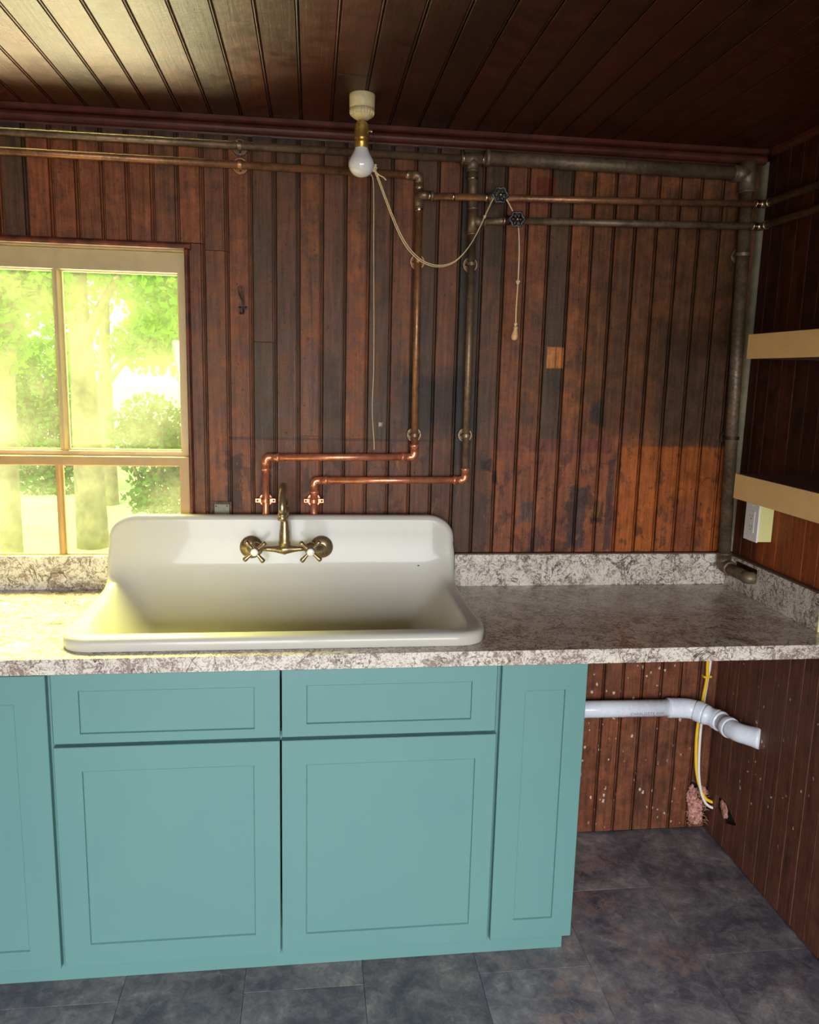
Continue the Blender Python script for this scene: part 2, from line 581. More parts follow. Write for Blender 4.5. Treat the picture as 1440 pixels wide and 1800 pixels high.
M_creamd = plain('tan_window_paint', C(176, 140, 88), 0.5, var=0.10, scale=18)
M_stripe = plain('grey_painted_quarter_round', C(108, 98, 72), 0.6, var=0.3, scale=26)


def enamel():
    t = NT('white_enamel')
    p = t.pos()
    n = t.noise(p, 5, 3)
    n2 = t.noise(p, 60, 4)
    col = t.mix(n, C(192, 188, 180), C(184, 179, 170))
    # chips in the enamel
    for c, r in (((-1.075, -0.084, 1.0), 0.0045), ((-0.99, -0.13, 0.967), 0.006)):
        q = t.vm('SUBTRACT', p, c)
        q = t.vm('MULTIPLY', q, (1, 0.5, 1.6))
        d = t.n('VectorMath', {0: q}, operation='LENGTH').outputs['Value']
        col = t.mix(t.mr(t.math('ADD', d, t.math('MULTIPLY', t.math('SUBTRACT', n2, 0.5), 0.004)), r, r * 0.5), col, C(40, 34, 30))
    return t.done(t.bsdf(color=col, rough=0.3, spec=0.28, coat=0.2, coat_rough=0.04, normal=t.bump(t.noise(p, 11, 2), 0.05, 0.01)))


M_enamel = enamel()


def laminate():
    t = NT('granite_laminate')
    p = t.pos()
    w = t.n('TexNoise', {'Vector': p, 'Scale': 22.0, 'Detail': 3.0}).outputs[1]
    pw = t.vm('ADD', p, t.vm('MULTIPLY', t.vm('SUBTRACT', w, (0.5, 0.5, 0.5)), (0.05, 0.05, 0.05)))
    n1 = t.noise(pw, 85, 6, 0.66, 1.2)
    n2 = t.noise(p, 14, 4, 0.6, 0.8)
    n3 = t.noise(pw, 240, 4, 0.65)
    base = t.mix(n2, C(226, 218, 206), C(196, 184, 170))
    v = t.math('ADD', n1, t.math('MULTIPLY', t.math('SUBTRACT', n2, 0.5), 0.45))
    v = t.math('ADD', v, t.math('MULTIPLY', t.math('SUBTRACT', n3, 0.5), 0.35))
    col = t.mix(t.mr(v, 0.47, 0.60, 0, 0.85), base, C(126, 106, 96))
    # thin winding crack lines
    rid = t.math('ABSOLUTE', t.math('SUBTRACT', t.noise(pw, 34, 3, 0.5, 1.6), 0.5))
    col = t.mix(t.mr(rid, 0.022, 0.004, 0, 0.7), col, C(92, 72, 66))
    rid2 = t.math('ABSOLUTE', t.math('SUBTRACT', t.noise(p, 9, 5, 0.55, 0.8), 0.5))
    col = t.mix(t.mr(rid2, 0.012, 0.002, 0, 0.8), col, C(72, 54, 50))
    col = t.mix(t.mr(t.noise(p, 120, 3), 0.66, 0.74, 0, 0.7), col, C(96, 70, 72))
    return t.done(t.bsdf(color=col, rough=0.24, spec=0.5))


M_lam = laminate()


def paint_teal():
    t = NT('teal_cabinet_paint')
    p = t.pos()
    n = t.noise(p, 3, 2)
    col = t.mix(n, C(99, 142, 138), C(93, 135, 133))
    return t.done(t.bsdf(color=col, rough=0.42, spec=0.5, normal=t.bump(t.noise(p, 220, 2), 0.03, 0.001)))


M_teal = paint_teal()


def slate():
    t = NT('slate_vinyl')
    pos = t.pos()
    oc = t.n('SeparateColor', {0: t.n('ObjectInfo').outputs['Color']}).outputs
    off = t.n('CombineXYZ', {0: t.math('MULTIPLY', oc[2], 17.0), 1: t.math('MULTIPLY', oc[2], 31.0), 2: 0.0}).outputs[0]
    p = t.vm('ADD', pos, off)
    n1 = t.noise(p, 6, 6, 0.62, 0.5)
    n2 = t.noise(p, 28, 6, 0.68, 0.8)
    n3 = t.noise(p, 140, 4, 0.6)
    col = t.ramp(t.math('ADD', t.math('MULTIPLY', n1, 0.6), t.math('MULTIPLY', n2, 0.4)),
                 [(0.32, C(58, 57, 66)), (0.45, C(92, 89, 97)), (0.55, C(122, 116, 118)), (0.68, C(164, 155, 150))])
    rust = t.math('MULTIPLY', t.mr(t.noise(p, 5.5, 3, 0.6, 0.4), 0.5, 0.68), t.mr(n2, 0.38, 0.6))
    col = t.mix(t.math('MULTIPLY', rust, oc[1]), col, C(140, 106, 94))
    ledge = t.math('ABSOLUTE', t.math('SUBTRACT', t.noise(p, 4.2, 3, 0.5, 1.0), 0.5))
    col = t.mix(t.math('MULTIPLY', t.mr(ledge, 0.006, 0.001, 0, 0.35), t.mr(t.noise(p, 3.1, 2), 0.55, 0.65)), col, C(156, 150, 144))
    k = t.math('ADD', t.math('MULTIPLY', n3, 0.7), t.math('ADD', t.math('MULTIPLY', oc[0], 0.5), 0.42))
    col = t.mix(1.0, col, t.n('CombineXYZ', {0: k, 1: k, 2: k}).outputs[0], 'MULTIPLY')
    return t.done(t.bsdf(color=col, rough=t.mr(n2, 0.3, 0.7, 0.36, 0.55, False), spec=0.45,
                         normal=t.bump(t.math('ADD', n2, t.math('MULTIPLY', n3, 0.3)), 0.2, 0.002)))


M_slate = slate()


def glass():
    t = NT('old_window_glass')
    p = t.pos()
    fc = t.n('LayerWeight', {'Blend': 0.5, 'Normal': t.bump(t.noise(p, 6, 2), 0.05, 0.02)}).outputs['Facing']
    fr = t.math('ADD', 0.03, t.math('MULTIPLY', t.math('POWER', fc, 5.0), 0.8), clamp=True)
    tr = t.n('BsdfTransparent', {'Color': (0.97, 0.98, 0.95, 1)}).outputs[0]
    gl = t.n('BsdfGlossy', {'Roughness': 0.03}).outputs[0]
    sh = t.n('MixShader', {0: fr, 1: tr, 2: gl}).outputs[0]
    # dust on the panes scatters the outdoor light
    du = t.n('BsdfTranslucent', {'Color': (0.95, 0.93, 0.80, 1)}).outputs[0]
    m = t.mr(t.noise(p, 4, 4), 0.3, 0.75, 0.008, 0.03)
    return t.done(t.n('MixShader', {0: m, 1: sh, 2: du}).outputs[0])


M_glass = glass()


def leafmat(name, c1, c2):
    t = NT(name)
    p = t.pos()
    n = t.noise(p, 1.3, 3)
    col = t.mix(n, c1, c2)
    d = t.n('BsdfDiffuse', {'Color': col}).outputs[0]
    tr = t.n('BsdfTranslucent', {'Color': col}).outputs[0]
    return t.done(t.n('MixShader', {0: 0.5, 1: d, 2: tr}).outputs[0])


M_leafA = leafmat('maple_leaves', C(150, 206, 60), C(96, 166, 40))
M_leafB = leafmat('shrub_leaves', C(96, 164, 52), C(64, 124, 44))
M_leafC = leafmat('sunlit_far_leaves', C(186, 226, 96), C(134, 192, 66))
M_bark = plain('grey_bark', C(128, 126, 84), 0.9, var=0.3, scale=9, bump=0.6)
M_grass = plain('mown_grass', C(206, 224, 130), 0.9, var=0.25, scale=1.5)

# ------------------------------------------------------------------ structure
H = 2.2955
BW = 0.0690719
BX0 = -2.27175558
XL, YF = -3.2, -4.2


def struct(name, geo, mat, label, cat):
    return tag(mesh(name, geo, mat), label, cat, kind='structure')


board_cache = {}


def board_geo(w, L, a0=0.0, a1=0.0, b0=0.0, b1=0.0, bead=True, s0=0.0, s1=None, th=0.012, g=0.0095):
    """beaded board: s across, L along; a0/a1 = slant of the lower end, b0/b1 of the upper"""
    if s1 is None:
        s1 = w
    pr = [(0.0012, th), (0.0012, 0.0018), (0.0028, 0.0)]
    if bead == 'fine':
        pr = [(0.0007, th), (0.0007, 0.0012), (0.0020, 0.0), (w - 0.0085, 0.0), (w - 0.0079, g * .6), (w - 0.0066, g * .6), (w - 0.0060, 0.0010), (w - 0.0044, 0.0004),
              (w - 0.0026, 0.0012), (w - 0.0020, g * .6), (w - 0.0007, g * .6), (w - 0.0007, th)]
    elif bead:
        pr += [(w - 0.0122, 0.0), (w - 0.0112, g), (w - 0.0080, g), (w - 0.0072, 0.0016), (w - 0.0058, 0.0006),
               (w - 0.0044, 0.0016), (w - 0.0036, g), (w - 0.0014, g), (w - 0.0012, th)]
    else:
        pr += [(w - 0.0030, 0.0), (w - 0.0008, 0.0022), (w - 0.0008, th)]
    if s0 > 0 or s1 < w:
        mid = [(s, d) for s, d in pr if s0 < s < s1 and d < th]
        pr = [(s0, th), (s0, 0.0)] + mid + [(s1, 0.0), (s1, th)]
    V, F = [], []
    n = len(pr)
    for e in (0, 1):
        for s, d in pr:
            k = s / w
            V.append((s, d, a0 * (1 - k) + a1 * k) if e == 0 else (s, d, L + b0 * (1 - k) + b1 * k))
    for i in range(n - 1):
        F.append((i, i + 1, n + i + 1, n + i))
    F.append((0, n - 1, 2 * n - 1, n))
    F.append(tuple(range(n)))
    F.append(tuple(range(n, 2 * n)))
    return V, F


def board(parent, mapping, key, loc, mat, tone, orange, label=None, **kw):
    ck = (mapping, key, mat.name, tuple(sorted(kw.items())))
    fn = {'back': lambda s, d, l: (s, d, l), 'right': lambda s, d, l: (d, -s, l), 'ceil': lambda s, d, l: (s, -l, d)}[mapping]
    if ck not in board_cache:
        o = mesh('board', swap(board_geo(*key, **kw), fn), mat, parent, loc=loc)
        board_cache[ck] = o.data
    else:
        o = bpy.data.objects.new('board', board_cache[ck])
        link(o, parent)
        o.location = Vector(loc) - parent.location
    o.color = (tone, orange, random.random(), 1)
    if label:
        o['label'] = label
    return o


# back wall: carcass with the window opening, then every board
WX0, WX1, WZ0, WZ1 = -2.545, -1.7775, 0.985, 1.932
vx = [XL - 0.1, WX0, WX1, 0.1]
vz = [-0.1, WZ0, WZ1, H + 0.1]
wall_back = struct('wall_back', swap(grid_plate(vx, vz, 0.0125, 0.13, {(1, 1)}), lambda x, z, y: (x, y, z)), M_void,
                   'brown beadboard back wall with the window at its left', 'wall')
tones = {0: (.95, .0), 1: (.15, .3), 2: (.1, .4), 3: (.2, .2), 4: (.2, .3), 5: (.35, .3), 6: (.5, .2), 7: (.2, .35), 8: (.45, .1),
         9: (.3, .25), 10: (.85, .0), 11: (.8, .05), 12: (.55, .3), 13: (.7, .0), 14: (.4, .35), 15: (.75, .1), 16: (.5, .2),
         17: (.85, .0), 18: (.6, .1), 19: (1.0, .0), 20: (.85, .1), 21: (.45, .3), 22: (.4, .3), 23: (1.0, .0), 24: (.5, .5),
         25: (.5, .5), 26: (.6, .4), 27: (.5, .5), 28: (.55, .5), 29: (.7, .35), 30: (.7, .4), 31: (.7, .4), 32: (.8, .2)}
ZB, ZT = 0.008, H - 0.001
for i in range(-14, 33):
    x = BX0 + i * BW
    tn, og = tones.get(i, (random.uniform(.1, .8), random.uniform(0, .4)))
    pd = random.uniform(-0.0004, 0.0006)
    if x < -3.21:
        continue
    if -2.63 < x < -1.80:      # over the window
        if x < -2.56:
            pass
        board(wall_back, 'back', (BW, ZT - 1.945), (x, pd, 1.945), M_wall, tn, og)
        continue
    if i == 7:                 # the board the window trim is scribed into
        board(wall_back, 'back', (BW, ZT - 1.950), (x, pd, 1.950), M_wall, tn, og)
        board(wall_back, 'back', (BW, 1.948 - 0.9), (x, 0.0005, 0.9), M_wall, .3, .2, s0=0.0245, s1=BW)
        continue
    if i == 8:
        board(wall_back, 'back', (BW, ZT - 1.93), (x, pd, 1.9315), M_wall, .45, .1)
        board(wall_back, 'back', (BW, 1.930 - ZB), (x, pd + .0006, ZB), M_wall, .5, .2)
        continue
    if i == 10:
        board(wall_back, 'back', (BW, ZT - 1.673), (x, pd, 1.673), M_wall, .75, .0)
        board(wall_back, 'back', (BW, 1.6715 - ZB), (x, pd + .0008, ZB), M_wall, .9, .0)
        continue
    if i == 12:
        board(wall_back, 'back', (BW, ZT - 1.392), (x, pd, 1.392), M_wall, .5, .3)
        board(wall_back, 'back', (BW, 1.391 - ZB), (x, pd + .0006, ZB), M_wall, .3, .4)
        continue
    if i == 32:                # corner board, broken out around the cable hole
        board(wall_back, 'back', (BW, ZT - 0.185), (x, pd, 0.185), M_wall, tn, og, s1=0.061, a0=0.0, a1=-0.03)
        board(wall_back, 'back', (BW, 0.032), (x, pd, ZB), M_wall, .3, .2, s1=0.061, b0=0.01, b1=-0.01)
        continue
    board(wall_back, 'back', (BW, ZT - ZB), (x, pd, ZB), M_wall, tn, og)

# right wall
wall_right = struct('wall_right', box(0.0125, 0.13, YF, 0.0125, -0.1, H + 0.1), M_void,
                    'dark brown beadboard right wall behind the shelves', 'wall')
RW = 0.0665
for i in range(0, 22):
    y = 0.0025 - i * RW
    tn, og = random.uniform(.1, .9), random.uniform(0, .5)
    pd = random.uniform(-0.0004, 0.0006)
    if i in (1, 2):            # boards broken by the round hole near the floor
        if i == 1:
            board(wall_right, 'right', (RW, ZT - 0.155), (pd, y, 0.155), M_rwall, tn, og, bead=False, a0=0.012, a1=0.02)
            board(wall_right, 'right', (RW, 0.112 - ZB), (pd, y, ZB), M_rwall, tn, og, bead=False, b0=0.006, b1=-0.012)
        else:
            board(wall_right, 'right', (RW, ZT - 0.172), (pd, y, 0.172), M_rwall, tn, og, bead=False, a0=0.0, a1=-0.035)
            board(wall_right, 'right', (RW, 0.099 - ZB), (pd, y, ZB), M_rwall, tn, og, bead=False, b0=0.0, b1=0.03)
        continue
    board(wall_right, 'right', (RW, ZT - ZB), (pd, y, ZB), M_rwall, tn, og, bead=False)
struct('trim_1', prism([(0.0, H), (-0.014, H), (-0.014, H - 0.012), (-0.008, H - 0.018), (0, H - 0.02)], 'y', -1.5, -0.03),
       M_trimv, 'thin dark moulding where the right wall meets the ceiling', 'trim')

# walls behind the camera, with the door and window openings
struct('wall_left', box(XL - 0.13, XL, YF, 0.0125, -0.1, H + 0.1), M_plaster, 'left wall of the kitchen, outside the photograph', 'wall')
fx = [XL, -2.39, -1.45, -1.32, -0.04, 0.0125]
fz = [-0.1, 0.0, 0.66, 2.00, 2.05, H + 0.1]
struct('wall_front', swap(grid_plate(fx, fz, YF - 0.12, YF, {(1, 1), (1, 2), (1, 3), (3, 2)}), lambda x, z, y: (x, y, z)), M_plaster,
       'wall behind the camera with an open doorway and a window', 'wall')

# ceiling
ceiling = struct('ceiling', box(XL - 0.13, 0.13, YF - 0.12, 0.13, H + 0.013, H + 0.12), M_void,
                 'dark glossy board ceiling sloping out of the light at the right', 'ceiling')
CW = 0.084
for k in range(-15, 24):
    x = -1.939 + k * CW
    if x > -0.01:
        continue
    tn, og = random.uniform(.1, .9), random.uniform(0, .5)
    if k in (7, 3):            # boards with a butt joint
        cut = 0.40 if k == 7 else 0.95
        board(ceiling, 'ceil', (CW, cut), (x, -0.001, H), M_ceil, .9, .1, bead='fine')
        board(ceiling, 'ceil', (CW, -YF - cut - .003), (x, -cut - 0.0015, H + 0.0008), M_ceil, .2, .4, bead='fine')
        continue
    board(ceiling, 'ceil', (CW, -YF - .003), (x, -0.001, H + random.uniform(0, 0.0008)), M_ceil, tn, og, bead='fine')

# crown moulding along the back wall
cr = [(0.0005, H - 0.0005), (-0.030, H - 0.0005), (-0.030, H - 0.011), (-0.024, H - 0.014)]
for a in range(0, 9):
    th = PI / 2 - a * PI / 8 * 1.25
    cr.append((-0.0115 - 0.0135 * math.cos(th), H - 0.0295 + 0.0135 * math.sin(th)))
cr += [(0.0005, H - 0.046)]
crown = struct('trim_2', prism(cr, 'x', XL, -0.012), M_trim, 'rounded red-brown crown moulding along the top of the back wall', 'trim')
crown.color = (.4, .3, .2, 1)

# floor: slab and vinyl slate tiles
floor = struct('floor', box(XL - 0.13, 0.13, YF - 0.12, 0.13, -0.1, -0.0042), M_void, 'dark slate-look tile floor', 'floor')
edges = [0.011, -0.330, -0.642, -0.954, -1.266, -1.578, -1.890, -2.202, -2.514, -2.826, -3.138, -3.2]
joints = [0.0, -0.305, -0.010, -0.305, -0.020, -0.305, -0.020, -0.305, 0.0, -0.305, 0.0]
tile_cache = {}
for c in range(len(edges) - 1):
    x1, x0 = edges[c], edges[c + 1]
    y = joints[c]
    ys = [0.011]
    if y < -0.05:
        ys.append(y)
    yy = y
    while yy - 0.61 > YF:
        yy -= 0.61
        ys.append(yy)
    ys.append(YF)
    for j in range(len(ys) - 1):
        w, l = round(x1 - x0, 4), round(ys[j] - ys[j + 1], 4)
        if l < 0.03:
            continue
        key = (w, l)
        if key not in tile_cache:
            o = mesh('tile', box(0.0004, w - 0.0004, -l + 0.0004, -0.0004, -0.004, 0.0, 0.0008, 1), M_slate, floor, loc=(x0, ys[j], 0))
            tile_cache[key] = o.data
        else:
            o = link(bpy.data.objects.new('tile', tile_cache[key]), floor)
            o.location = (x0, ys[j], 0)
        rust = random.choice((0.1, 0.15, 0.3))
        lt = random.uniform(.15, .55)
        if c in (0,):
            lt, rust = random.uniform(.1, .3), .25
        if c == 1:
            lt, rust = .55, .6
        if c == 2 and ys[j] < -0.5:
            lt, rust = .7, .6
        if c == 3:
            lt, rust = .05, .1
        o.color = (lt, rust, random.random(), 1)

# window
win = thing('window_1', (-2.16, 0.0, 0.985), 'bright double-hung window with cream sashes above the left counter', 'window', kind='structure')


def wmesh(name, geo, mat, parent=win, smooth=False):
    return mesh(name, geo, mat, parent, smooth)


bead = [(-0.003, 0.0), (-0.012, 0.002), (-0.016, 0.008), (-0.016, 0.013), (-0.011, 0.019), (0.012, 0.021), (0.012, 0.0)]
wmesh('casing', prism([(a, 1.929 + b) for a, b in bead], 'x', -2.566, -1.758), M_trim)
for xa, sg in ((-1.7775, 1), (-2.545, -1)):
    wmesh('casing', swap(prism([(xa + sg * b * 0.75, a) for a, b in bead], 'z', 0.90, 1.9285), lambda x, y, z: (x, y, z)), M_trimv)
wmesh('jamb', join(box(WX0 - .001, WX0 + 0.008, 0.0125, 0.13, WZ0, WZ1), box(WX1 - 0.0012, WX1 + .0005, 0.0125, 0.13, WZ0, WZ1),
                   box(WX0, WX1, 0.0125, 0.13, WZ1 - 0.006, WZ1 + .001)), M_cream)
wmesh('sill', box(WX0, WX1, -0.0, 0.16, WZ0 - 0.03, WZ0 + 0.004, 0.003), M_cream)


def sash(name, x0, x1, z0, z1, ix0, ix1, iz0, iz1, mx0, mx1, y0, y1, mat):
    s = wmesh(name, frame(x0, x1, z0, z1, ix0, ix1, iz0, iz1, y0, y1), mat)
    ym = (y0 + y1) / 2
    # muntin with a slim moulded face
    wm = mx1 - mx0
    mesh('muntin', prism([(mx0, ym + 0.012), (mx0, ym + 0.002), (mx0 + wm * 0.3, y0 + 0.002), (mx1 - wm * 0.3, y0 + 0.002),
                          (mx1, ym + 0.002), (mx1, ym + 0.012)], 'z', iz0, iz1), mat, s)
    for a, b in ((ix0, mx0), (mx1, ix1)):
        mesh('pane', box(a, b, ym, ym + 0.003, iz0, iz1), M_glass, s)
        # putty bead round the pane
        mesh('putty', frame(a, b, iz0, iz1, a + 0.005, b - 0.005, iz0 + 0.005, iz1 - 0.005, ym + 0.004, ym + 0.014), mat, s)
    return s


sash('upper_sash', -2.535, -1.779, 1.298, 1.925, -2.503, -1.804, 1.334, 1.867, -2.163, -2.144, 0.040, 0.072, M_cream)
sash('lower_sash', -2.535, -1.779, 0.989, 1.320, -2.503, -1.806, 1.012, 1.295, -2.172, -2.159, 0.010, 0.038, M_creamd)

# ------------------------------------------------------------------ countertop
ctop = thing('countertop', (-1.5, -0.31, 0.876), 'speckled grey-brown granite laminate countertop running under the window to the right wall', 'countertop')
mesh('worktop', grid_plate([-3.19, -1.985, -0.985, -0.001], [-0.627, -0.535, -0.075, -0.001], 0.876, 0.914, {(1, 1)}), M_lam, ctop)
bs = mesh('backsplash', box(-3.19, -2.022, -0.019, -0.001, 0.9142, 1.019, 0.0008, 1), M_lam, ctop)
bs = mesh('backsplash', box(-0.948, -0.0195, -0.019, -0.001, 0.9142, 1.019, 0.0008, 1), M_lam, ctop)
mesh('splash_cap', box(-0.947, -0.0195, -0.0185, -0.001, 1.0192, 1.0235), M_chip, ctop)
# right splash with the slot cut for the old pipe
g = grid_plate([-0.523, -0.205, -0.052, -0.001], [0.9142, 0.968, 1.0095, 1.019], -0.019, -0.0012, {(1, 1)})
mesh('backsplash', swap(g, lambda y, z, x: (x, y, z)), M_lam, ctop)
mesh('splash_cap', box(-0.0185, -0.001, -0.523, -0.0195, 1.0192, 1.0245), M_chip, ctop)
e = mesh('end_strip', box(-0.0195, -0.001, -0.5265, -0.5232, 0.9142, 1.019), M_ivory, ctop)
e['label'] = 'pale yellow edging strip on the splash end'

# ------------------------------------------------------------------ sink
def build_sink():
    xl, xr = -2.000, -0.970
    Cp = [(-.066, 1.1405), (-.068, 1.115), (-.073, 1.06), (-.084, 1.0), (-.106, .94), (-.138, .885), (-.170, .84), (-.225, .805), (-.32, .785),
          (-.43, .782), (-.485, .806), (-.508, .86), (-.522, .91), (-.534, .938), (-.552, .9485), (-.575, .9465)]
    Sp = [(-.066, 1.0735), (-.068, 1.06), (-.074, 1.035), (-.083, 1.005), (-.097, .978), (-.120, .960), (-.152, .951), (-.20, .947), (-.28, .945),
          (-.36, .945), (-.42, .945), (-.465, .945), (-.505, .946), (-.532, .947), (-.552, .9475), (-.575, .9465)]
    wid = [0.080, 0.06, 0.07, 0.085, 0.10, 0.115, 0.125, 0.13, 0.13, 0.13, 0.13, 0.125, 0.115, 0.09, 0.06, 0.05]
    n = len(Cp)
    Cp, Sp, wid = np.array(Cp), np.array(Sp), np.array(wid)
    M = 60
    ts = np.linspace(0, n - 1, M)

    def cr_(A, t):
        i = int(min(max(math.floor(t), 0), n - 2))
        f = t - i
        p0, p1, p2, p3 = A[max(i - 1, 0)], A[i], A[i + 1], A[min(i + 2, n - 1)]
        return 0.5 * ((2 * p1) + (-p0 + p2) * f + (2 * p0 - 5 * p1 + 4 * p2 - p3) * f * f + (-p0 + 3 * p1 - 3 * p2 + p3) * f ** 3)
    ds = list(0.17 * (np.linspace(0, 1, 24) ** 1.35))
    xs = [xl + d for d in ds] + list(np.linspace(xl + 0.17, xr - 0.17, 18))[1:-1] + [xr - d for d in ds[::-1]]
    N = len(xs)
    P = np.zeros((M, N, 3))
    yb, yf, Rc = -0.066, -0.575, 0.075
    for a, t in enumerate(ts):
        c, s, w = cr_(Cp, t), cr_(Sp, t), cr_(wid, t)
        for b, x in enumerate(xs):
            d = min(x - xl, xr - x)
            if t < 1.0:
                q = min(d / 0.080, 1)
                k0 = math.sqrt(max(0, 1 - (1 - q) ** 2))
            q1 = min(max((d - 0.012) / w, 0), 1)
            k1 = q1 * q1 * (3 - 2 * q1)
            # keep a rolled rim before the wall drops
            q2 = min(max((d - 0.030) / w, 0), 1)
            k2 = q2 ** 1.0 * (2 - q2) if q2 < 1 else 1
            k2 = 0.5 * k2 + 0.5 * (q2 * q2 * (3 - 2 * q2))
            basin = min(max((t - 3) / 3, 0), 1)
            k = k1 * (1 - basin) + k2 * basin
            if t < 2.0:
                u = t / 2
                q = min(d / 0.080, 1)
                k0 = math.sqrt(max(0, 1 - (1 - q) ** 2))
                k = k0 * (1 - u) + k * u
            y = s[0] * (1 - k) + c[0] * k
            z = s[1] * (1 - k) + c[1] * k
            if d < Rc:
                e = Rc - math.sqrt(max(0, Rc * Rc - (Rc - d) ** 2))
                y = yb + (y - yb) * ((yf + e * 0.8 - yb) / (yf - yb))
            P[a, b] = (x, y, z)
    # normals on the grid
    du = np.gradient(P, axis=0)
    dv = np.gradient(P, axis=1)
    Nn = np.cross(du, dv)
    Nn /= np.linalg.norm(Nn, axis=2, keepdims=True) + 1e-12
    if Nn[M // 2, N // 2, 2] < 0:
        Nn = -Nn
    loop = [(0, b) for b in range(N)] + [(a, N - 1) for a in range(1, M)] + [(M - 1, b) for b in range(N - 2, -1, -1)] + [(a, 0) for a in range(M - 2, 0, -1)]
    V = [tuple(P[a, b]) for a in range(M) for b in range(N)]
    F = []
    for a in range(M - 1):
        for b in range(N - 1):
            F.append((a * N + b, a * N + b + 1, (a + 1) * N + b + 1, (a + 1) * N + b))
    L = len(loop)
    nb = np.array([Nn[i] for i in loop])
    pts = np.array([P[i] for i in loop])
    for _ in range(6):
        nb = (np.roll(nb, 1, 0) + nb * 2 + np.roll(nb, -1, 0)) / 4
        nb /= np.linalg.norm(nb, axis=1, keepdims=True)
    tg = np.roll(pts, -1, 0) - np.roll(pts, 1, 0)
    tg /= np.linalg.norm(tg, axis=1, keepdims=True) + 1e-12
    o = np.cross(tg, nb)
    cen = np.array([-1.485, -0.3, 1.0])
    if np.mean(np.sum(o * (pts - cen), axis=1)) < 0:
        o = -o
    for _ in range(4):
        o = (np.roll(o, 1, 0) + o * 2 + np.roll(o, -1, 0)) / 4
        o /= np.linalg.norm(o, axis=1, keepdims=True)
    r = 0.015
    rings = []
    for th in (22.5, 45, 67.5, 90):
        h = math.radians(th)
        rings.append(pts + o * r * math.sin(h) - nb * r * (1 - math.cos(h)))
    for ex in (0.008, 0.0165):
        rings.append(pts + o * (r + 0.001) - nb * (r + ex))
    prev = [a * N + b for a, b in loop]
    for ring in rings:
        q = ring.copy()
        q[:, 2] = np.maximum(q[:, 2], 0.9147)
        q[:, 1] = np.minimum(q[:, 1], -0.0405)
        base = len(V)
        V += [tuple(p) for p in q]
        cur = list(range(base, base + L))
        for i in range(L):
            j = (i + 1) % L
            F.append((prev[i], prev[j], cur[j], cur[i]))
        prev = cur
    return V, F


sink = thing('sink', (-1.485, -0.30, 0.9145), 'wide white enamelled cast-iron sink with a high rounded back', 'sink')
so = mesh('basin', build_sink(), M_enamel, sink, smooth=True)
mesh('drain', lathe((-1.485, -0.33, 0.7655), (0, 0, 1), [(0, 0.045), (0.004, 0.045), (0.006, 0.040), (0.003, 0.030), (0.002, 0.012)], 24), M_brass, sink, True)

# ------------------------------------------------------------------ faucet
fau = thing('faucet', (-1.482, -0.058, 1.06), 'antique brass wall faucet with two cross handles on the white sink back', 'faucet')
for sx, xe in ((-1, -1.587), (1, -1.376)):
    mesh('escutcheon', lathe((xe, -0.0545, 1.055), (0, -1, 0), [(0, 0.035), (0.003, 0.0355), (0.006, 0.033), (0.010, 0.024), (0.014, 0.016)], 32), M_brass, fau, True)
    xv = -1.570 if sx < 0 else -1.409
    mesh('connector', tube(fillet([(xe, -0.066, 1.055), (xe, -0.084, 1.057), (xv, -0.105, 1.064), (xv, -0.125, 1.066)], 0.012), 0.0125, 16), M_brass, fau, True)
    mesh('valve_body', lathe((xv, -0.108, 1.066), (0, -1, 0), [(0, 0.015), (0.006, 0.0185), (0.022, 0.0185), (0.028, 0.014), (0.040, 0.012), (0.044, 0.0135), (0.052, 0.0135), (0.056, 0.009)], 20), M_brass, fau, True)
    hy, hz = -0.171, 1.0675
    ang0 = math.radians(40 if sx < 0 else 48)
    hg = [lathe((xv, hy + 0.008, hz), (0, -1, 0), [(0, 0.009), (0.004, 0.0125), (0.014, 0.0125), (0.018, 0.0105)], 18)]
    for k in range(4):
        a = ang0 + k * PI / 2
        d = Vector((math.cos(a), 0, math.sin(a)))
        c0 = Vector((xv, hy, hz))
        hg.append(tube([c0 + d * s for s in (0.008, 0.015, 0.025, 0.034, 0.039, 0.0415)], [0.0052, 0.0046, 0.0058, 0.0074, 0.0070, 0.0040], 12))
    h = mesh('handle', join(*hg), M_brass, fau, True)
    btn = mesh('button', lathe((xv, hy - 0.010, hz), (0, -1, 0), [(0, 0.0095), (0.002, 0.0115), (0.005, 0.0105), (0.0068, 0.006), (0.0072, 0.001)], 18), M_porc, h, True)
    btn['label'] = 'white porcelain index button'
bx = [-1.556, -1.535, -1.512, -1.498, -1.486, -1.474, -1.458, -1.440, -1.423]
mesh('bridge', join(tube([(x, -0.126, 1.066 - 0.002 * math.sin((x + 1.556) / 0.133 * PI)) for x in bx], [0.0068, 0.0075, 0.0095, 0.013, 0.0165, 0.013, 0.0095, 0.0075, 0.0068], 16)), M_brass, fau, True)
mesh('column', lathe((-1.4855, -0.126, 1.070), (0, 0, 1), [(0, 0.017), (0.010, 0.0165), (0.013, 0.0175), (0.018, 0.0175), (0.021, 0.0160), (0.045, 0.0155), (0.075, 0.0115), (0.088, 0.0105),
                                                        (0.090, 0.0125), (0.094, 0.0125), (0.096, 0.0105), (0.099, 0.0125), (0.118, 0.0135), (0.122, 0.011)], 24), M_brass, fau, True)
arc = [(-1.4855, -0.126, 1.190), (-1.486, -0.126, 1.205)]
for k in range(0, 17):
    a = PI - k * PI / 16
    arc.append((-1.4865 - 0.0001 * k, -0.186 - 0.060 * math.cos(a) * 1.0, 1.205 + 0.056 * math.sin(a)))
arc.append((-1.488, -0.246, 1.190))
mesh('spout', tube(arc, 0.0108, 18), M_brass, fau, True)
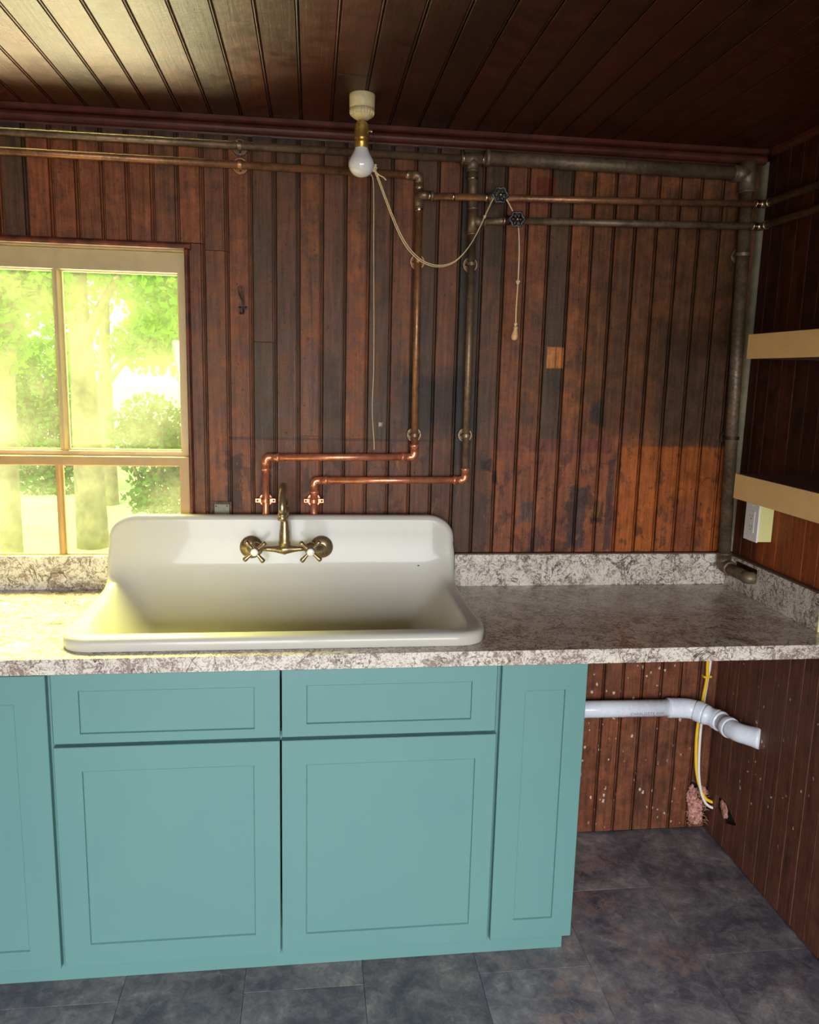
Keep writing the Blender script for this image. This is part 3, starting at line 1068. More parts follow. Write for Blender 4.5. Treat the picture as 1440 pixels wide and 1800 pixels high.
mesh('aerator', lathe((-1.488, -0.246, 1.193), (0, 0, -1), [(0, 0.0112), (0.001, 0.0128), (0.006, 0.0128), (0.008, 0.0118), (0.012, 0.0132), (0.018, 0.0132), (0.02, 0.010)], 20), M_brass, fau, True)

fau.location += Vector((0, -0.0185, 0.003))

# ------------------------------------------------------------------ cabinets
YD0, YD1 = -0.565, -0.546


def shaker(name, cab, x0, x1, z0, z1, ix0, ix1, iz0, iz1):
    """framed door: eased outer edge, a flat panel set back behind a thin step"""
    e, r, s = 0.0014, 0.0055, 0.0016
    V, F = [], []
    rings = [([x0, x1, z0, z1], YD1), ([x0, x1, z0, z1], YD0 + e), ([x0 + e, x1 - e, z0 + e, z1 - e], YD0),
             ([ix0, ix1, iz0, iz1], YD0), ([ix0 + s, ix1 - s, iz0 + s, iz1 - s], YD0 + r)]
    for (a, b, c, d), y in rings:
        V += [(a, y, c), (b, y, c), (b, y, d), (a, y, d)]
    for k in range(len(rings) - 1):
        for i in range(4):
            j = (i + 1) % 4
            F.append((k * 4 + i, k * 4 + j, k * 4 + 4 + j, k * 4 + 4 + i))
    F.append((3, 2, 1, 0))
    m = len(V) - 4
    F.append((m, m + 1, m + 2, m + 3))
    d = mesh(name, (V, F), M_teal, cab)
    g = 0.0016
    mesh('panel', box(ix0 + s + g, ix1 - s - g, YD0 + r - 0.0012, YD0 + r + 0.0004, iz0 + s + g, iz1 - s - g, 0.0005, 1), M_teal, d)
    return d


def carcass(cab, x0, x1, yf=-0.543):
    z0, z1, t = 0.1, 0.8755, 0.016
    mesh('carcass', join(box(x0, x0 + t, yf, -0.012, z0, z1), box(x1 - t, x1, yf, -0.012, z0, z1), box(x0 + t, x1 - t, yf, -0.012, z0, z0 + t),
                         box(x0 + t, x1 - t, yf, yf + 0.018, z1 - 0.02, z1), box(x0 + t, x1 - t, yf, yf + 0.018, 0.655, 0.68)), M_teal, cab)


cb = thing('kitchen_cabinet', (-2.4, -0.3, 0.1), 'teal cabinet cut off by the left edge of the picture, under the window counter', 'cabinet')
carcass(cb, -2.80, -2.041)
shaker('door', cb, -2.79, -2.0455, 0.053, 0.850, -2.716, -2.119, 0.108, 0.779)
cb = thing('kitchen_cabinet', (-1.48, -0.3, 0.1), 'wide teal sink cabinet with two doors and two drawer fronts under the white sink', 'cabinet')
carcass(cb, -2.0405, -0.9215)
shaker('drawer_front', cb, -2.0335, -1.4845, 0.672, 0.8525, -1.9705, -1.5475, 0.697, 0.810)
shaker('drawer_front', cb, -1.4800, -0.9275, 0.672, 0.8525, -1.4180, -0.9925, 0.706, 0.811)
shaker('door', cb, -2.0350, -1.4850, 0.055, 0.6625, -1.9700, -1.5500, 0.116, 0.599)
shaker('door', cb, -1.4805, -0.9230, 0.055, 0.6625, -1.4180, -0.9770, 0.109, 0.596)
cb = thing('kitchen_cabinet', (-0.80, -0.3, 0.1), 'narrow teal cabinet with one tall panel at the open right end of the run', 'cabinet')
carcass(cb, -0.9210, -0.690)
shaker('door', cb, -0.9145, -0.6850, 0.053, 0.8525, -0.852, -0.742, 0.112, 0.782)
tag(mesh('toe_board', box(-2.80, -0.701, -0.5425, -0.527, 0.0005, 0.099, 0.001, 1), M_teal), 'long teal toe board along the floor under the cabinet doors', 'toe board')


# ------------------------------------------------------------------ plumbing
def pipe(parent, a, b, r, mat, name='pipe'):
    return mesh(name, tube([a, b], r, 16), mat, parent, smooth=True)


def fit_end(p, d, r, L=0.016):
    """belled end of a fitting starting at p, pointing along d"""
    d = Vector(d).normalized()
    return lathe(p, d, [(0, r * 1.12), (L * 0.55, r * 1.12), (L * 0.62, r * 1.26), (L * 0.8, r * 1.26), (L, r * 1.16), (L * 1.02, r)], 18)


def elbow(parent, a, p, b, r, mat, rad=None, name='elbow', ends=True):
    """elbow at p between directions of a and b"""
    a, p, b = Vector(a), Vector(p), Vector(b)
    d1, d2 = (a - p).normalized(), (b - p).normalized()
    R = rad or r * 1.9
    ang = d1.angle(d2)
    t = R / math.tan(ang / 2)
    pts = fillet([p + d1 * t * 1.02, p, p + d2 * t * 1.02], R, 10)
    g = [tube([p + d1 * t * 1.02] + pts[1:-1] + [p + d2 * t * 1.02], r * 1.13, 16)]
    if ends:
        g += [fit_end(p + d1 * t, d1, r), fit_end(p + d2 * t, d2, r)]
    return mesh(name, join(*g), mat, parent, smooth=True)


def tee(parent, p, d_run, d_br, r, mat, L=0.024):
    p, a, b = Vector(p), Vector(d_run).normalized(), Vector(d_br).normalized()
    g = [tube([p - a * L, p + a * L], r * 1.16, 16), tube([p, p + b * L], r * 1.14, 16),
         fit_end(p - a * L * 0.8, -a, r, 0.012), fit_end(p + a * L * 0.8, a, r, 0.012), fit_end(p + b * L * 0.8, b, r, 0.012)]
    return mesh('tee', join(*g), mat, parent, smooth=True)


def ring(parent, p, d, r, mat, L=0.010, name='solder_ring'):
    d = Vector(d).normalized()
    p = Vector(p)
    return mesh(name, lathe(p - d * L / 2, d, [(0, r * 1.02), (L * .2, r * 1.22), (L * .8, r * 1.22), (L, r * 1.02)], 16), mat, parent, smooth=True)


def hanger(parent, x, y, z, r, mat, vertical=True, ears=False):
    """bell hanger: round wall flange, stem and two-eared strap clamped on the pipe"""
    R = 0.0195 if ears else 0.0215
    g = [lathe((x, -0.0005, z), (0, -1, 0), [(0, R), (0.005, R + 0.002), (0.009, R + 0.002), (0.011, R + 0.0005), (0.011, R - 0.0035), (0.006, R - 0.005), (0.006, 0.008), (0.010, 0.007), (max(0.012, -y - r), 0.006)], 28)]
    m = 18
    ringp = []
    ax = Vector((0, 0, 1)) if vertical else Vector((1, 0, 0))
    sd = Vector((1, 0, 0)) if vertical else Vector((0, 0, 1))
    for k in range(m + 1):
        a = 2 * PI * k / m
        ringp.append(Vector((x, y, z)) + (sd * math.cos(a) + Vector((0, 1, 0)) * math.sin(a)) * (r + 0.0015))
    V, F = [], []
    for k in range(m):
        for dz, rr in ((-0.005, 0), (0.005, 0), (0.005, 0.0016), (-0.005, 0.0016)):
            c = Vector((x, y, z))
            q = ringp[k] - c
            V.append(c + q * (1 + rr / q.length) + ax * dz)
    for k in range(m):
        k2 = (k + 1) % m
        for i in range(4):
            j = (i + 1) % 4
            F.append((k * 4 + i, k * 4 + j, k2 * 4 + j, k2 * 4 + i))
    g.append((V, F))
    for s in ((-1, 1) if ears else ()):
        c = Vector((x, y, z)) + sd * s * (r + 0.0105)
        e = [abs(v) for v in (sd * 0.0095 + ax * 0.0068 + Vector((0, 0.0014, 0)))]
        g.append(box(c.x - e[0], c.x + e[0], c.y - e[1], c.y + e[1], c.z - e[2], c.z + e[2], 0.001, 1))
    h = smooth_by_angle(mesh('pipe_hanger', join(*g), mat, parent), 35)
    for s in (-1, 1):
        c = Vector((x, y - 0.0014, z)) + sd * s * (r + 0.0135)
        if not ears:
            c = Vector((x, -0.0055, z)) + sd * s * 0.0125
        mesh('screw', lathe(c, (0, -1, 0), [(0, 0.0030), (0.0012, 0.0030), (0.0022, 0.0018)], 10), M_rust, h, True)
    return h


def gate_valve(parent, x, y, z, wx, wz, r, mat, wheel_mat):
    g = [lathe((x - 0.024, y, z), (1, 0, 0), [(0, r * 1.25), (0.008, r * 1.35), (0.009, r * 1.1), (0.016, r * 1.3), (0.024, r * 1.55), (0.032, r * 1.3), (0.039, r * 1.1), (0.040, r * 1.35), (0.048, r * 1.25)], 12)]
    wy = y - 0.048
    c0, c1 = Vector((x, y, z)), Vector((wx, wy, wz))
    d = (c1 - c0).normalized()
    g.append(lathe(c0, d, [(0, r * 0.9), (0.018, r * 0.95), (0.020, r * 1.2), (0.028, r * 1.2), (0.030, r * 0.55), ((c1 - c0).length, 0.0035)], 12))
    v = mesh('valve', join(*g), mat, parent, smooth=True)
    # scalloped hand wheel
    a1 = d.cross(Vector((0, 0, 1))).normalized()
    a2 = d.cross(a1)
    m = 60
    pts = []
    for k in range(m + 1):
        a = 2 * PI * k / m
        rr = 0.0195 + 0.0022 * math.cos(6 * a)
        pts.append(c1 + (a1 * math.cos(a) + a2 * math.sin(a)) * rr)
    wg = [tube(pts, 0.0036, 8)]
    for k in range(6):
        a = 2 * PI * k / 6
        e = c1 + (a1 * math.cos(a) + a2 * math.sin(a)) * 0.019
        wg.append(tube([c1 + (e - c1) * 0.15 + d * -0.001, e], [0.0042, 0.0026], 8))
        kn = c1 + (a1 * math.cos(a) + a2 * math.sin(a)) * 0.0215
        wg.append(lathe(kn - d * 0.004, d, [(0, 0.001), (0.001, 0.0042), (0.007, 0.0042), (0.008, 0.001)], 8))
    wg.append(lathe(c1 - d * 0.006, d, [(0, 0.0065), (0.011, 0.0065), (0.014, 0.004)], 10))
    w = mesh('handwheel', join(*wg), wheel_mat, v, smooth=True)
    nut = mesh('wheel_nut', lathe(c1 + d * 0.0075, d, [(0, 0.0042), (0.004, 0.0042), (0.005, 0.002)], 6), M_solder, v, True)
    nut['label'] = 'bright nut on the handwheel'
    return v


R1 = 0.0110
# run one: lower of the two high pipes, down the wall and across to the left tap
la = thing('copper_pipe_run', (-1.09, -0.035, 1.15), 'copper water line with a bright copper stretch ending behind the left faucet handle', 'pipe')
y1 = -0.026
pipe(la, (-3.19, y1, 2.170), (-1.120, y1, 2.1635), R1, M_copold)
elbow(la, (-1.2, y1, 2.1635), (-1.0945, y1, 2.163), (-1.0945, y1, 2.0), R1, M_copbrn)
ring(la, (-1.130, y1, 2.1635), (1, 0, 0), R1, M_solder)
pipe(la, (-1.0945, y1, 2.15), (-1.0895, y1, 1.355), R1, M_copold)
tee(la, (-1.0940, y1, 2.1005), (0, 0, 1), (0, -1, 0), R1, M_copbrn)
ring(la, (-1.0937, y1, 2.069), (0, 0, 1), R1, M_solder, 0.014)
ring(la, (-1.0944, y1, 2.128), (0, 0, 1), R1, M_solder)
yb = -0.072
elbow(la, (-1.094, y1 + .02, 2.1), (-1.094, yb, 2.1), (-0.9, yb, 2.1), R1, M_copbrn, rad=0.020)
ring(la, (-1.070, yb, 2.0985), (1, 0, 0), R1, M_solder)
pipe(la, (-1.07, yb, 2.0975), (-0.058, yb, 2.1245), R1 * 0.92, M_copold)
ring(la, (-1.0, yb, 2.0993), (1, 0, 0), R1 * 0.92, M_solder, 0.008)
ring(la, (-0.902, yb, 2.102), (1, 0, 0), R1, M_solder)
gate_valve(la, -0.868, yb, 2.1028, -0.871, 2.101, R1, M_copbrn, M_iron)
elbow(la, (-0.2, yb, 2.1245), (-0.036, yb, 2.1253), (-0.036, -0.3, 2.122), R1, M_solder, rad=0.016)
pipe(la, (-0.036, -0.095, 2.125), (-0.036, -1.4, 2.118), R1, M_copbrn)
elbow(la, (-1.0895, y1, 1.5), (-1.0893, y1, 1.3335), (-1.3, y1, 1.3315), R1, M_cop, rad=0.024)
pipe(la, (-1.115, y1, 1.3335), (-1.518, y1, 1.3275), R1, M_cop)
elbow(la, (-1.3, y1, 1.3275), (-1.5455, y1, 1.327), (-1.5465, y1, 1.1), R1, M_cop, rad=0.024)
pipe(la, (-1.5456, y1, 1.302), (-1.547, y1, 1.02), R1, M_cop)
hanger(la, -1.0925, y1, 1.921, R1, M_copold)
hanger(la, -1.0895, y1, 1.402, R1, M_copbrn)
hanger(la, -1.547, y1, 1.194, R1, M_cop, ears=True)
hanger(la, -1.613, y1, 2.166, R1, M_copold, vertical=False)

# run two: upper line, second drop and the branch to the right wall
lb = thing('copper_pipe_run', (-0.93, -0.045, 1.15), 'brown tarnished water line dropping behind the right faucet handle through a bright copper stretch', 'pipe')
y2 = -0.028
pipe(lb, (-3.19, y2, 2.2165), (-0.955, y2, 2.2165), R1, M_copbrn)
tee(lb, (-0.937, y2, 2.2170), (1, 0, 0), (0, 0, -1), R1 * 1.35, M_galv, 0.03)
for xx in (-0.966, -0.908):
    ring(lb, (xx, y2, 2.217), (1, 0, 0), R1 * 1.5, M_solder, 0.006)
pipe(lb, (-0.937, y2, 2.20), (-0.9315, y2, 2.075), R1 * 1.32, M_galv)
ring(lb, (-0.936, y2, 2.162), (0, 0, 1), R1 * 1.3, M_solder, 0.006)
tee(lb, (-0.9310, y2, 2.042), (0, 0, 1), (1, 0, 0), R1 * 1.12, M_copbrn, 0.034)
pipe(lb, (-0.9312, y2, 2.03), (-0.9265, y2, 1.285), R1, M_copbrn)
pipe(lb, (-0.91, y2, 2.042), (-0.80, -0.062, 2.044), R1 * 0.95, M_galv)
pipe(lb, (-0.80, -0.062, 2.044), (-0.055, -0.066, 2.0605), R1 * 0.95, M_galv)
ring(lb, (-0.842, -0.056, 2.043), (1, 0, 0), R1, M_solder, 0.008)
gate_valve(lb, -0.812, -0.061, 2.0440, -0.816, 2.039, R1 * 0.95, M_rust, M_iron)
elbow(lb, (-0.2, -0.066, 2.0605), (-0.036, -0.066, 2.0607), (-0.036, -0.3, 2.06), R1, M_solder, rad=0.016)
pipe(lb, (-0.036, -0.085, 2.0607), (-0.036, -1.4, 2.062), R1, M_copbrn)
elbow(lb, (-0.9265, y2, 1.4), (-0.9262, y2, 1.2630), (-1.1, y2, 1.2615), R1, M_cop, rad=0.022)
pipe(lb, (-0.951, y2, 1.2625), (-1.374, y2, 1.2580), R1, M_cop)
elbow(lb, (-1.2, y2, 1.258), (-1.3985, y2, 1.2577), (-1.3995, y2, 1.0), R1, M_cop, rad=0.024)
pipe(lb, (-1.3986, y2, 1.232), (-1.3998, y2, 1.02), R1, M_cop)
hanger(lb, -0.9303, y2, 1.919, R1, M_copbrn)
hanger(lb, -0.9275, y2, 1.403, R1, M_copbrn)
hanger(lb, -1.3993, y2, 1.194, R1, M_cop, ears=True)
hanger(lb, -1.613, y2, 2.2165, R1, M_copbrn, vertical=False)

# run three: fat vent pipe across the top and down the corner
lc = thing('vent_pipe', (-0.042, -0.042, 0.98), 'thick dark galvanised pipe running along the top and down the right corner to the counter', 'pipe')
R3 = 0.0205
pipe(lc, (-0.900, -0.040, 2.2200), (-0.085, -0.036, 2.2185), R3, M_galv)
ring(lc, (-0.895, -0.040, 2.220), (1, 0, 0), R3, M_galv, 0.014, 'collar')
ctop_p, cbot_p = Vector((-0.079, -0.036, 2.2185)), Vector((-0.042, -0.044, 0.985))
dv = (cbot_p - ctop_p).normalized()
pipe(lc, ctop_p - dv * 0.012, cbot_p - dv * 0.03, R3 * 0.95, M_galv)
mesh('tee', join(tube([ctop_p - dv * 0.034, ctop_p + dv * 0.05], R3 * 1.2, 18), tube([ctop_p, ctop_p + Vector((-0.045, 0, 0))], R3 * 1.2, 18),
                 fit_end(ctop_p + dv * 0.04, dv, R3, 0.016), fit_end(ctop_p + Vector((-0.036, 0, 0)), (-1, 0, 0), R3, 0.014)), M_galv, lc, True)
elbow(lc, ctop_p, cbot_p, cbot_p + Vector((0, -0.2, -0.004)), R3 * 0.95, M_galv, rad=0.030)
pipe(lc, cbot_p + Vector((0, -0.030, -0.001)), (-0.040, -0.190, 0.981), R3 * 0.92, M_galv)
elbow(lc, (-0.040, -0.1, 0.981), (-0.040, -0.194, 0.981), (0.02, -0.194, 0.981), R3 * 0.85, M_galv, rad=0.018, ends=False)
cl = ctop_p + dv * ((2.2185 - 1.409) / -dv.z)
hanger(lc, cl.x, cl.y, cl.z, R3, M_rust)
cl = ctop_p + dv * ((2.2185 - 1.98) / -dv.z)
hanger(lc, cl.x, cl.y, cl.z, R3, M_copbrn)

# quarter-round strip in the corner
qr = [(-0.0005, -0.0005)] + [(-0.0005 - 0.017 * math.cos(a * PI / 2 / 8), -0.0005 - 0.017 * math.sin(a * PI / 2 / 8)) for a in range(9)]
o = struct('trim_3', prism(qr, 'z', 1.0265, 2.262), M_stripe, 'weathered grey-green quarter-round strip standing in the right corner', 'trim')
smooth_by_angle(o, 30)

# ------------------------------------------------------------------ ceiling light
cx, cy = -1.280, -0.272
lt = thing('ceiling_light', (cx, cy, H), 'bare white bulb in a brass socket under an ivory ceiling canopy', 'light')
mesh('canopy', lathe((cx, cy, H), (0, 0, -1), [(0, 0.0325), (0.002, 0.0335), (0.034, 0.0325), (0.0345, 0.0315)], 36), M_canopy, lt, True)
rose = mesh('rose', lathe((cx, cy, H - 0.035), (0, 0, -1), [(0, 0.0315), (0.010, 0.0310), (0.014, 0.0295), (0.020, 0.0250), (0.025, 0.0170), (0.027, 0.008)], 36), M_canopy, lt, True)
for k in range(26):
    a = 2 * PI * k / 26
    mesh('vent_rib', tube([(cx + 0.0308 * math.cos(a), cy + 0.0308 * math.sin(a), H - 0.037), (cx + 0.0312 * math.cos(a), cy + 0.0312 * math.sin(a), H - 0.046),
                           (cx + 0.0285 * math.cos(a), cy + 0.0285 * math.sin(a), H - 0.051)], 0.0016, 6), M_canopy, rose, True)
mesh('stem', lathe((cx, cy, H - 0.060), (0, 0, -1), [(0, 0.0062), (0.010, 0.0062)], 14), M_brassy, lt, True)
mesh('socket', lathe((cx, cy, H - 0.066), (0, 0, -1), [(0, 0.007), (0.001, 0.013), (0.006, 0.0178), (0.012, 0.0190), (0.038, 0.0190), (0.040, 0.0200), (0.042, 0.0190), (0.048, 0.0180),
                                                    (0.050, 0.0190), (0.052, 0.0180), (0.066, 0.0170), (0.068, 0.0155)], 32), M_brassy, lt, True)
bulb_prof = [(0, 0.0148), (0.006, 0.0155), (0.014, 0.0168), (0.022, 0.0195), (0.030, 0.0238), (0.038, 0.0285), (0.046, 0.0322), (0.053, 0.0338), (0.060, 0.0336), (0.067, 0.0315),
             (0.074, 0.0275), (0.080, 0.0215), (0.084, 0.0145), (0.0862, 0.006), (0.0867, 0.0005)]
mesh('bulb', lathe((cx, cy, H - 0.1155), (0, 0, -1), bulb_prof, 36), M_bulb, lt, True)
sw_ = mesh('chain_guide', lathe((cx + 0.018, cy - 0.004, H - 0.088), (1, 0, -0.15), [(0, 0.004), (0.006, 0.003), (0.008, 0.0042), (0.010, 0.003)], 10), M_solder, lt, True)
mesh('pull_chain', tube([(cx + 0.027, cy - 0.004, H - 0.090), (cx + 0.031, cy - 0.003, H - 0.10), (cx + 0.033, cy, H - 0.13), (-1.2455, -0.271, 2.122)], 0.0008, 6), M_rust, lt, True)


# ------------------------------------------------------------------ cords
def spline(pts, n=6):
    P = [Vector(p) for p in pts]
    out = []
    for i in range(len(P) - 1):
        p0, p1, p2, p3 = P[max(i - 1, 0)], P[i], P[i + 1], P[min(i + 2, len(P) - 1)]
        for k in range(n):
            f = k / n
            out.append(0.5 * ((2 * p1) + (-p0 + p2) * f + (2 * p0 - 5 * p1 + 4 * p2 - p3) * f * f + (-p0 + 3 * p1 - 3 * p2 + p3) * f ** 3))
    out.append(P[-1])
    return out


def knot(p, r, wire):
    p = Vector(p)
    pts = []
    for k in range(40):
        a = 2 * PI * k / 39
        pts.append(p + Vector((math.sin(a) + 2 * math.sin(2 * a), 0.8 * math.sin(3 * a), math.cos(a) - 2 * math.cos(2 * a))) * r / 3)
    return tube(pts, wire, 7)


cord = thing('pull_cord', (-1.246, -0.27, 2.117), 'doubled cotton cord swagged from the bulb chain over both valve wheels, with a wooden pull', 'cord')
sw1 = [(-1.246, -0.27, 2.115), (-1.218, -0.258, 2.052), (-1.193, -0.247, 1.998), (-1.168, -0.236, 1.952), (-1.139, -0.223, 1.917), (-1.1, -0.206, 1.893),
       (-1.053, -0.185, 1.887), (-1.008, -0.168, 1.903), (-0.97, -0.156, 1.941), (-0.94, -0.147, 1.991), (-0.916, -0.134, 2.042), (-0.893, -0.116, 2.088), (-0.880, -0.106, 2.1075)]
g1 = tube(spline(sw1), 0.0014, 7)
sw2 = [(x + 0.0035 - 0.0015 * (i > 4), y - 0.001, z + 0.004 * math.sin(i / 12 * PI)) for i, (x, y, z) in enumerate(sw1)]
mesh('cord', g1, M_rope, cord, True)
mesh('cord', tube(spline(sw2), 0.0014, 7), M_rope, cord, True)
tail = [(-0.880, -0.106, 2.1075), (-0.868, -0.105, 2.108), (-0.852, -0.110, 2.094), (-0.830, -0.104, 2.064), (-0.819, -0.094, 2.050), (-0.810, -0.092, 2.034), (-0.8085, -0.104, 2.012),
        (-0.807, -0.116, 1.95), (-0.806, -0.115, 1.864), (-0.808, -0.115, 1.79), (-0.807, -0.115, 1.741), (-0.8065, -0.115, 1.734)]
mesh('cord', tube(spline(tail), 0.0021, 8), M_rope, cord, True)
mesh('knot', join(knot((-1.2455, -0.270, 2.117), 0.0065, 0.0018), knot((-1.2455, -0.270, 2.124), 0.005, 0.0018), tube(spline([(-1.245, -0.271, 2.113), (-1.234, -0.274, 2.102), (-1.222, -0.275, 2.096), (-1.214, -0.275, 2.089)]), 0.0017, 7)), M_rope, cord, True)
mesh('knot', knot((-0.8065, -0.1155, 1.862), 0.0055, 0.0017), M_rope, cord, True)
mesh('knot', knot((-0.8075, -0.1155, 1.741), 0.0042, 0.0016), M_rope, cord, True)
mesh('knot', knot((-0.9185, -0.141, 2.036), 0.0035, 0.0015), M_rope, cord, True)
pl = mesh('wooden_pull', lathe((-0.806, -0.115, 1.736), (-0.10, 0, -1), [(0, 0.003), (0.002, 0.0060), (0.007, 0.0062), (0.010, 0.0052), (0.013, 0.0062), (0.020, 0.0078), (0.027, 0.0098),
                                                                 (0.033, 0.0098), (0.038, 0.0080), (0.041, 0.0045), (0.0415, 0.0008)], 18), M_beadw, cord, True)
pl['label'] = 'pale turned wooden end'
tag(mesh('string', tube(spline([(-1.2465, -0.268, 2.112), (-1.256, -0.272, 2.105), (-1.2475, -0.262, 2.089), (-1.244, -0.25, 2.02), (-1.239, -0.20, 1.937), (-1.235, -0.20, 1.739), (-1.2335, -0.2, 1.60),
                                 (-1.236, -0.2, 1.50), (-1.233, -0.2, 1.44), (-1.229, -0.2, 1.395), (-1.2285, -0.2, 1.372)]), 0.0010, 6), M_rope, smooth=True),
    'single thin string hanging straight down from the bulb chain', 'string')

# ------------------------------------------------------------------ small things on the back wall
hk = thing('wall_hook', (-1.611, -0.001, 1.765), 'old dark iron double coat hook screwed to a board right of the window', 'hook')
hx, hz = -1.611, 1.768
mesh('hook', join(tube(spline([(hx, -0.005, hz - 0.012), (hx + 0.001, -0.006, hz + 0.008), (hx - 0.001, -0.010, hz + 0.022), (hx - 0.007, -0.022, hz + 0.036), (hx - 0.010, -0.034, hz + 0.047),
                               (hx - 0.0085, -0.040, hz + 0.056), (hx - 0.004, -0.040, hz + 0.058), (hx - 0.001, -0.034, hz + 0.052), (hx, -0.024, hz + 0.040), (hx + 0.003, -0.012, hz + 0.024), (hx + 0.003, -0.006, hz + 0.008)]), 0.0018, 8),
                  tube(spline([(hx + 0.001, -0.006, hz + 0.004), (hx - 0.001, -0.012, hz - 0.010), (hx - 0.004, -0.024, hz - 0.017), (hx - 0.006, -0.032, hz - 0.013), (hx - 0.006, -0.034, hz - 0.006)]), 0.0020, 8),
                  tube(spline([(hx + 0.001, -0.006, hz + 0.004), (hx + 0.003, -0.012, hz - 0.010), (hx + 0.002, -0.024, hz - 0.017), (hx + 0.001, -0.032, hz - 0.013), (hx, -0.034, hz - 0.006)]), 0.0020, 8)), M_iron, hk, True)
mesh('back_plate', join(lathe((hx - 0.008, -0.0005, hz + 0.002), (0, -1, 0), [(0, 0.005), (0.002, 0.005), (0.003, 0.003)], 12), lathe((hx + 0.009, -0.0005, hz + 0.002), (0, -1, 0), [(0, 0.005), (0.002, 0.005), (0.003, 0.003)], 12),
                        box(hx - 0.010, hx + 0.010, -0.0035, -0.0008, hz - 0.001, hz + 0.005, 0.001, 1)), M_iron, hk, True)
for s in (-1, 1):
    mesh('screw', lathe((hx + s * 0.0085, -0.003, hz + 0.002), (0, -1, 0), [(0, 0.0028), (0.001, 0.0028), (0.002, 0.0015)], 8), M_rust, hk, True)

pt = thing('junction_box', (-1.681, -0.001, 1.15), 'small grey-green metal box plate on the wall just above the sink back', 'plate')
mesh('frame', frame(-1.712, -1.652, 1.120, 1.187, -1.705, -1.658, 1.126, 1.179, -0.0055, -0.0006), M_rust, pt)
mesh('cover', box(-1.7045, -1.6585, -0.003, -0.0008, 1.1265, 1.1785, 0.0008, 1), M_plate, pt)
for sx, sz in ((-1.6985, 1.172), (-1.6655, 1.173)):
    mesh('screw', lathe((sx, -0.003, sz), (0, -1, 0), [(0, 0.0025), (0.0008, 0.0025), (0.0014, 0.0012)], 8), M_iron, pt, True)

# ------------------------------------------------------------------ right wall: shelves and outlet
for z0, z1, lab in ((1.648, 1.709, 'upper wall shelf with a raw tan front edge at the right'), (1.287, 1.352, 'lower wall shelf with a raw tan front edge above the white outlet')):
    sh = thing('wall_shelf', (-0.15, -0.9, z0), lab, 'shelf', 'shelves on the right wall')
    b = mesh('shelf_board', box(-0.2965, -0.001, -1.40, -0.5205, z0 + 0.0005, z1 - 0.0005, 0.0008, 1), M_shelf, sh)
    e = mesh('front_edge', box(-0.3005, -0.2967, -1.40, -0.5200, z0, z1, 0.0006, 1), M_tan, sh)
    e['label'] = 'raw tan fibreboard edging'
ot = thing('outlet_box', (-0.02, -0.2, 1.1), 'white surface-mounted outlet box with pale yellow side, below the lower shelf', 'outlet')
mesh('box', box(-0.046, -0.0012, -0.235, -0.163, 1.105, 1.222, 0.0015, 2), M_ivory, ot)
fp = mesh('cover_plate', box(-0.0515, -0.0462, -0.237, -0.161, 1.103, 1.224, 0.002, 2), M_plast, ot)
rc = mesh('receptacle', box(-0.0530, -0.0516, -0.2165, -0.1815, 1.130, 1.197, 0.0006, 1), M_plast, ot)
for zz in (1.145, 1.178):
    for yy, hgt in ((-0.2055, 0.008), (-0.1925, 0.0065)):
        mesh('slot', box(-0.0533, -0.0530, yy - 0.0009, yy + 0.0009, zz, zz + hgt), M_slot, rc)
    mesh('slot', lathe((-0.0530, -0.199, zz - 0.006), (-1, 0, 0), [(0, 0.0023), (0.0003, 0.0023)], 10), M_slot, rc)
for zz in (1.113, 1.214):
    mesh('screw', lathe((-0.0514, -0.199, zz), (-1, 0, 0), [(0, 0.003), (0.0008, 0.003), (0.0012, 0.0015)], 10), M_plast, ot, True)

# ------------------------------------------------------------------ under the counter at the right
dp = thing('drain_pipe', (-0.5, -0.052, 0.49), 'white plastic drain pipe low on the wall turning into the right wall', 'pipe')
yp = -0.052
r0 = 0.0285
mp = mesh('pipe', tube([(-0.6885, yp, 0.4947), (-0.175, yp, 0.489)], r0, 28), M_pvc, dp, True)
path = fillet([(-0.200, yp, 0.4895), (-0.118, yp - 0.002, 0.4865), (-0.052, -0.128, 0.474), (-0.0475, -0.200, 0.476), (-0.040, -0.232, 0.478), (0.006, -0.278, 0.479)],
              [0, 0.06, 0.05, 0.05, 0.03, 0], 8)


def along(path, s0, s1, n=10):
    P = [Vector(p) for p in path]
    cum = [0]
    for a, b in zip(P, P[1:]):
        cum.append(cum[-1] + (b - a).length)
    tot = cum[-1]
    out = []
    for k in range(n + 1):
        s = (s0 + (s1 - s0) * k / n) * tot
        for i in range(len(P) - 1):
            if cum[i + 1] >= s - 1e-9:
                f = (s - cum[i]) / max(cum[i + 1] - cum[i], 1e-9)
                out.append(P[i].lerp(P[i + 1], f))
                break
    return out


mesh('elbow', tube(along(path, 0.0, 0.27, 14), [0.0335] * 15, 28), M_pvc, dp, True)
mesh('coupling', tube(along(path, 0.27, 0.37, 6), [0.0338, 0.0352, 0.0352, 0.0352, 0.0352, 0.0352, 0.0338], 28), M_pvc, dp, True)
mesh('elbow', tube(along(path, 0.37, 0.50, 10), [0.0345, 0.0345, 0.0335, 0.0318, 0.0305, 0.0305, 0.0310, 0.0325, 0.0335, 0.0340, 0.0340], 28), M_pvc, dp, True)
mesh('coupling', tube(along(path, 0.50, 0.55, 4), [0.0335, 0.0345, 0.0345, 0.0345, 0.0335], 28), M_pvc, dp, True)
gs = mesh('pipe', tube(along(path, 0.54, 0.66, 8), r0, 28), M_pvcg, dp, True)
gs['label'] = 'grey plastic length'
mesh('coupling', tube(along(path, 0.64, 0.705, 4), [0.0335, 0.0345, 0.0345, 0.0345, 0.0335], 28), M_pvc, dp, True)
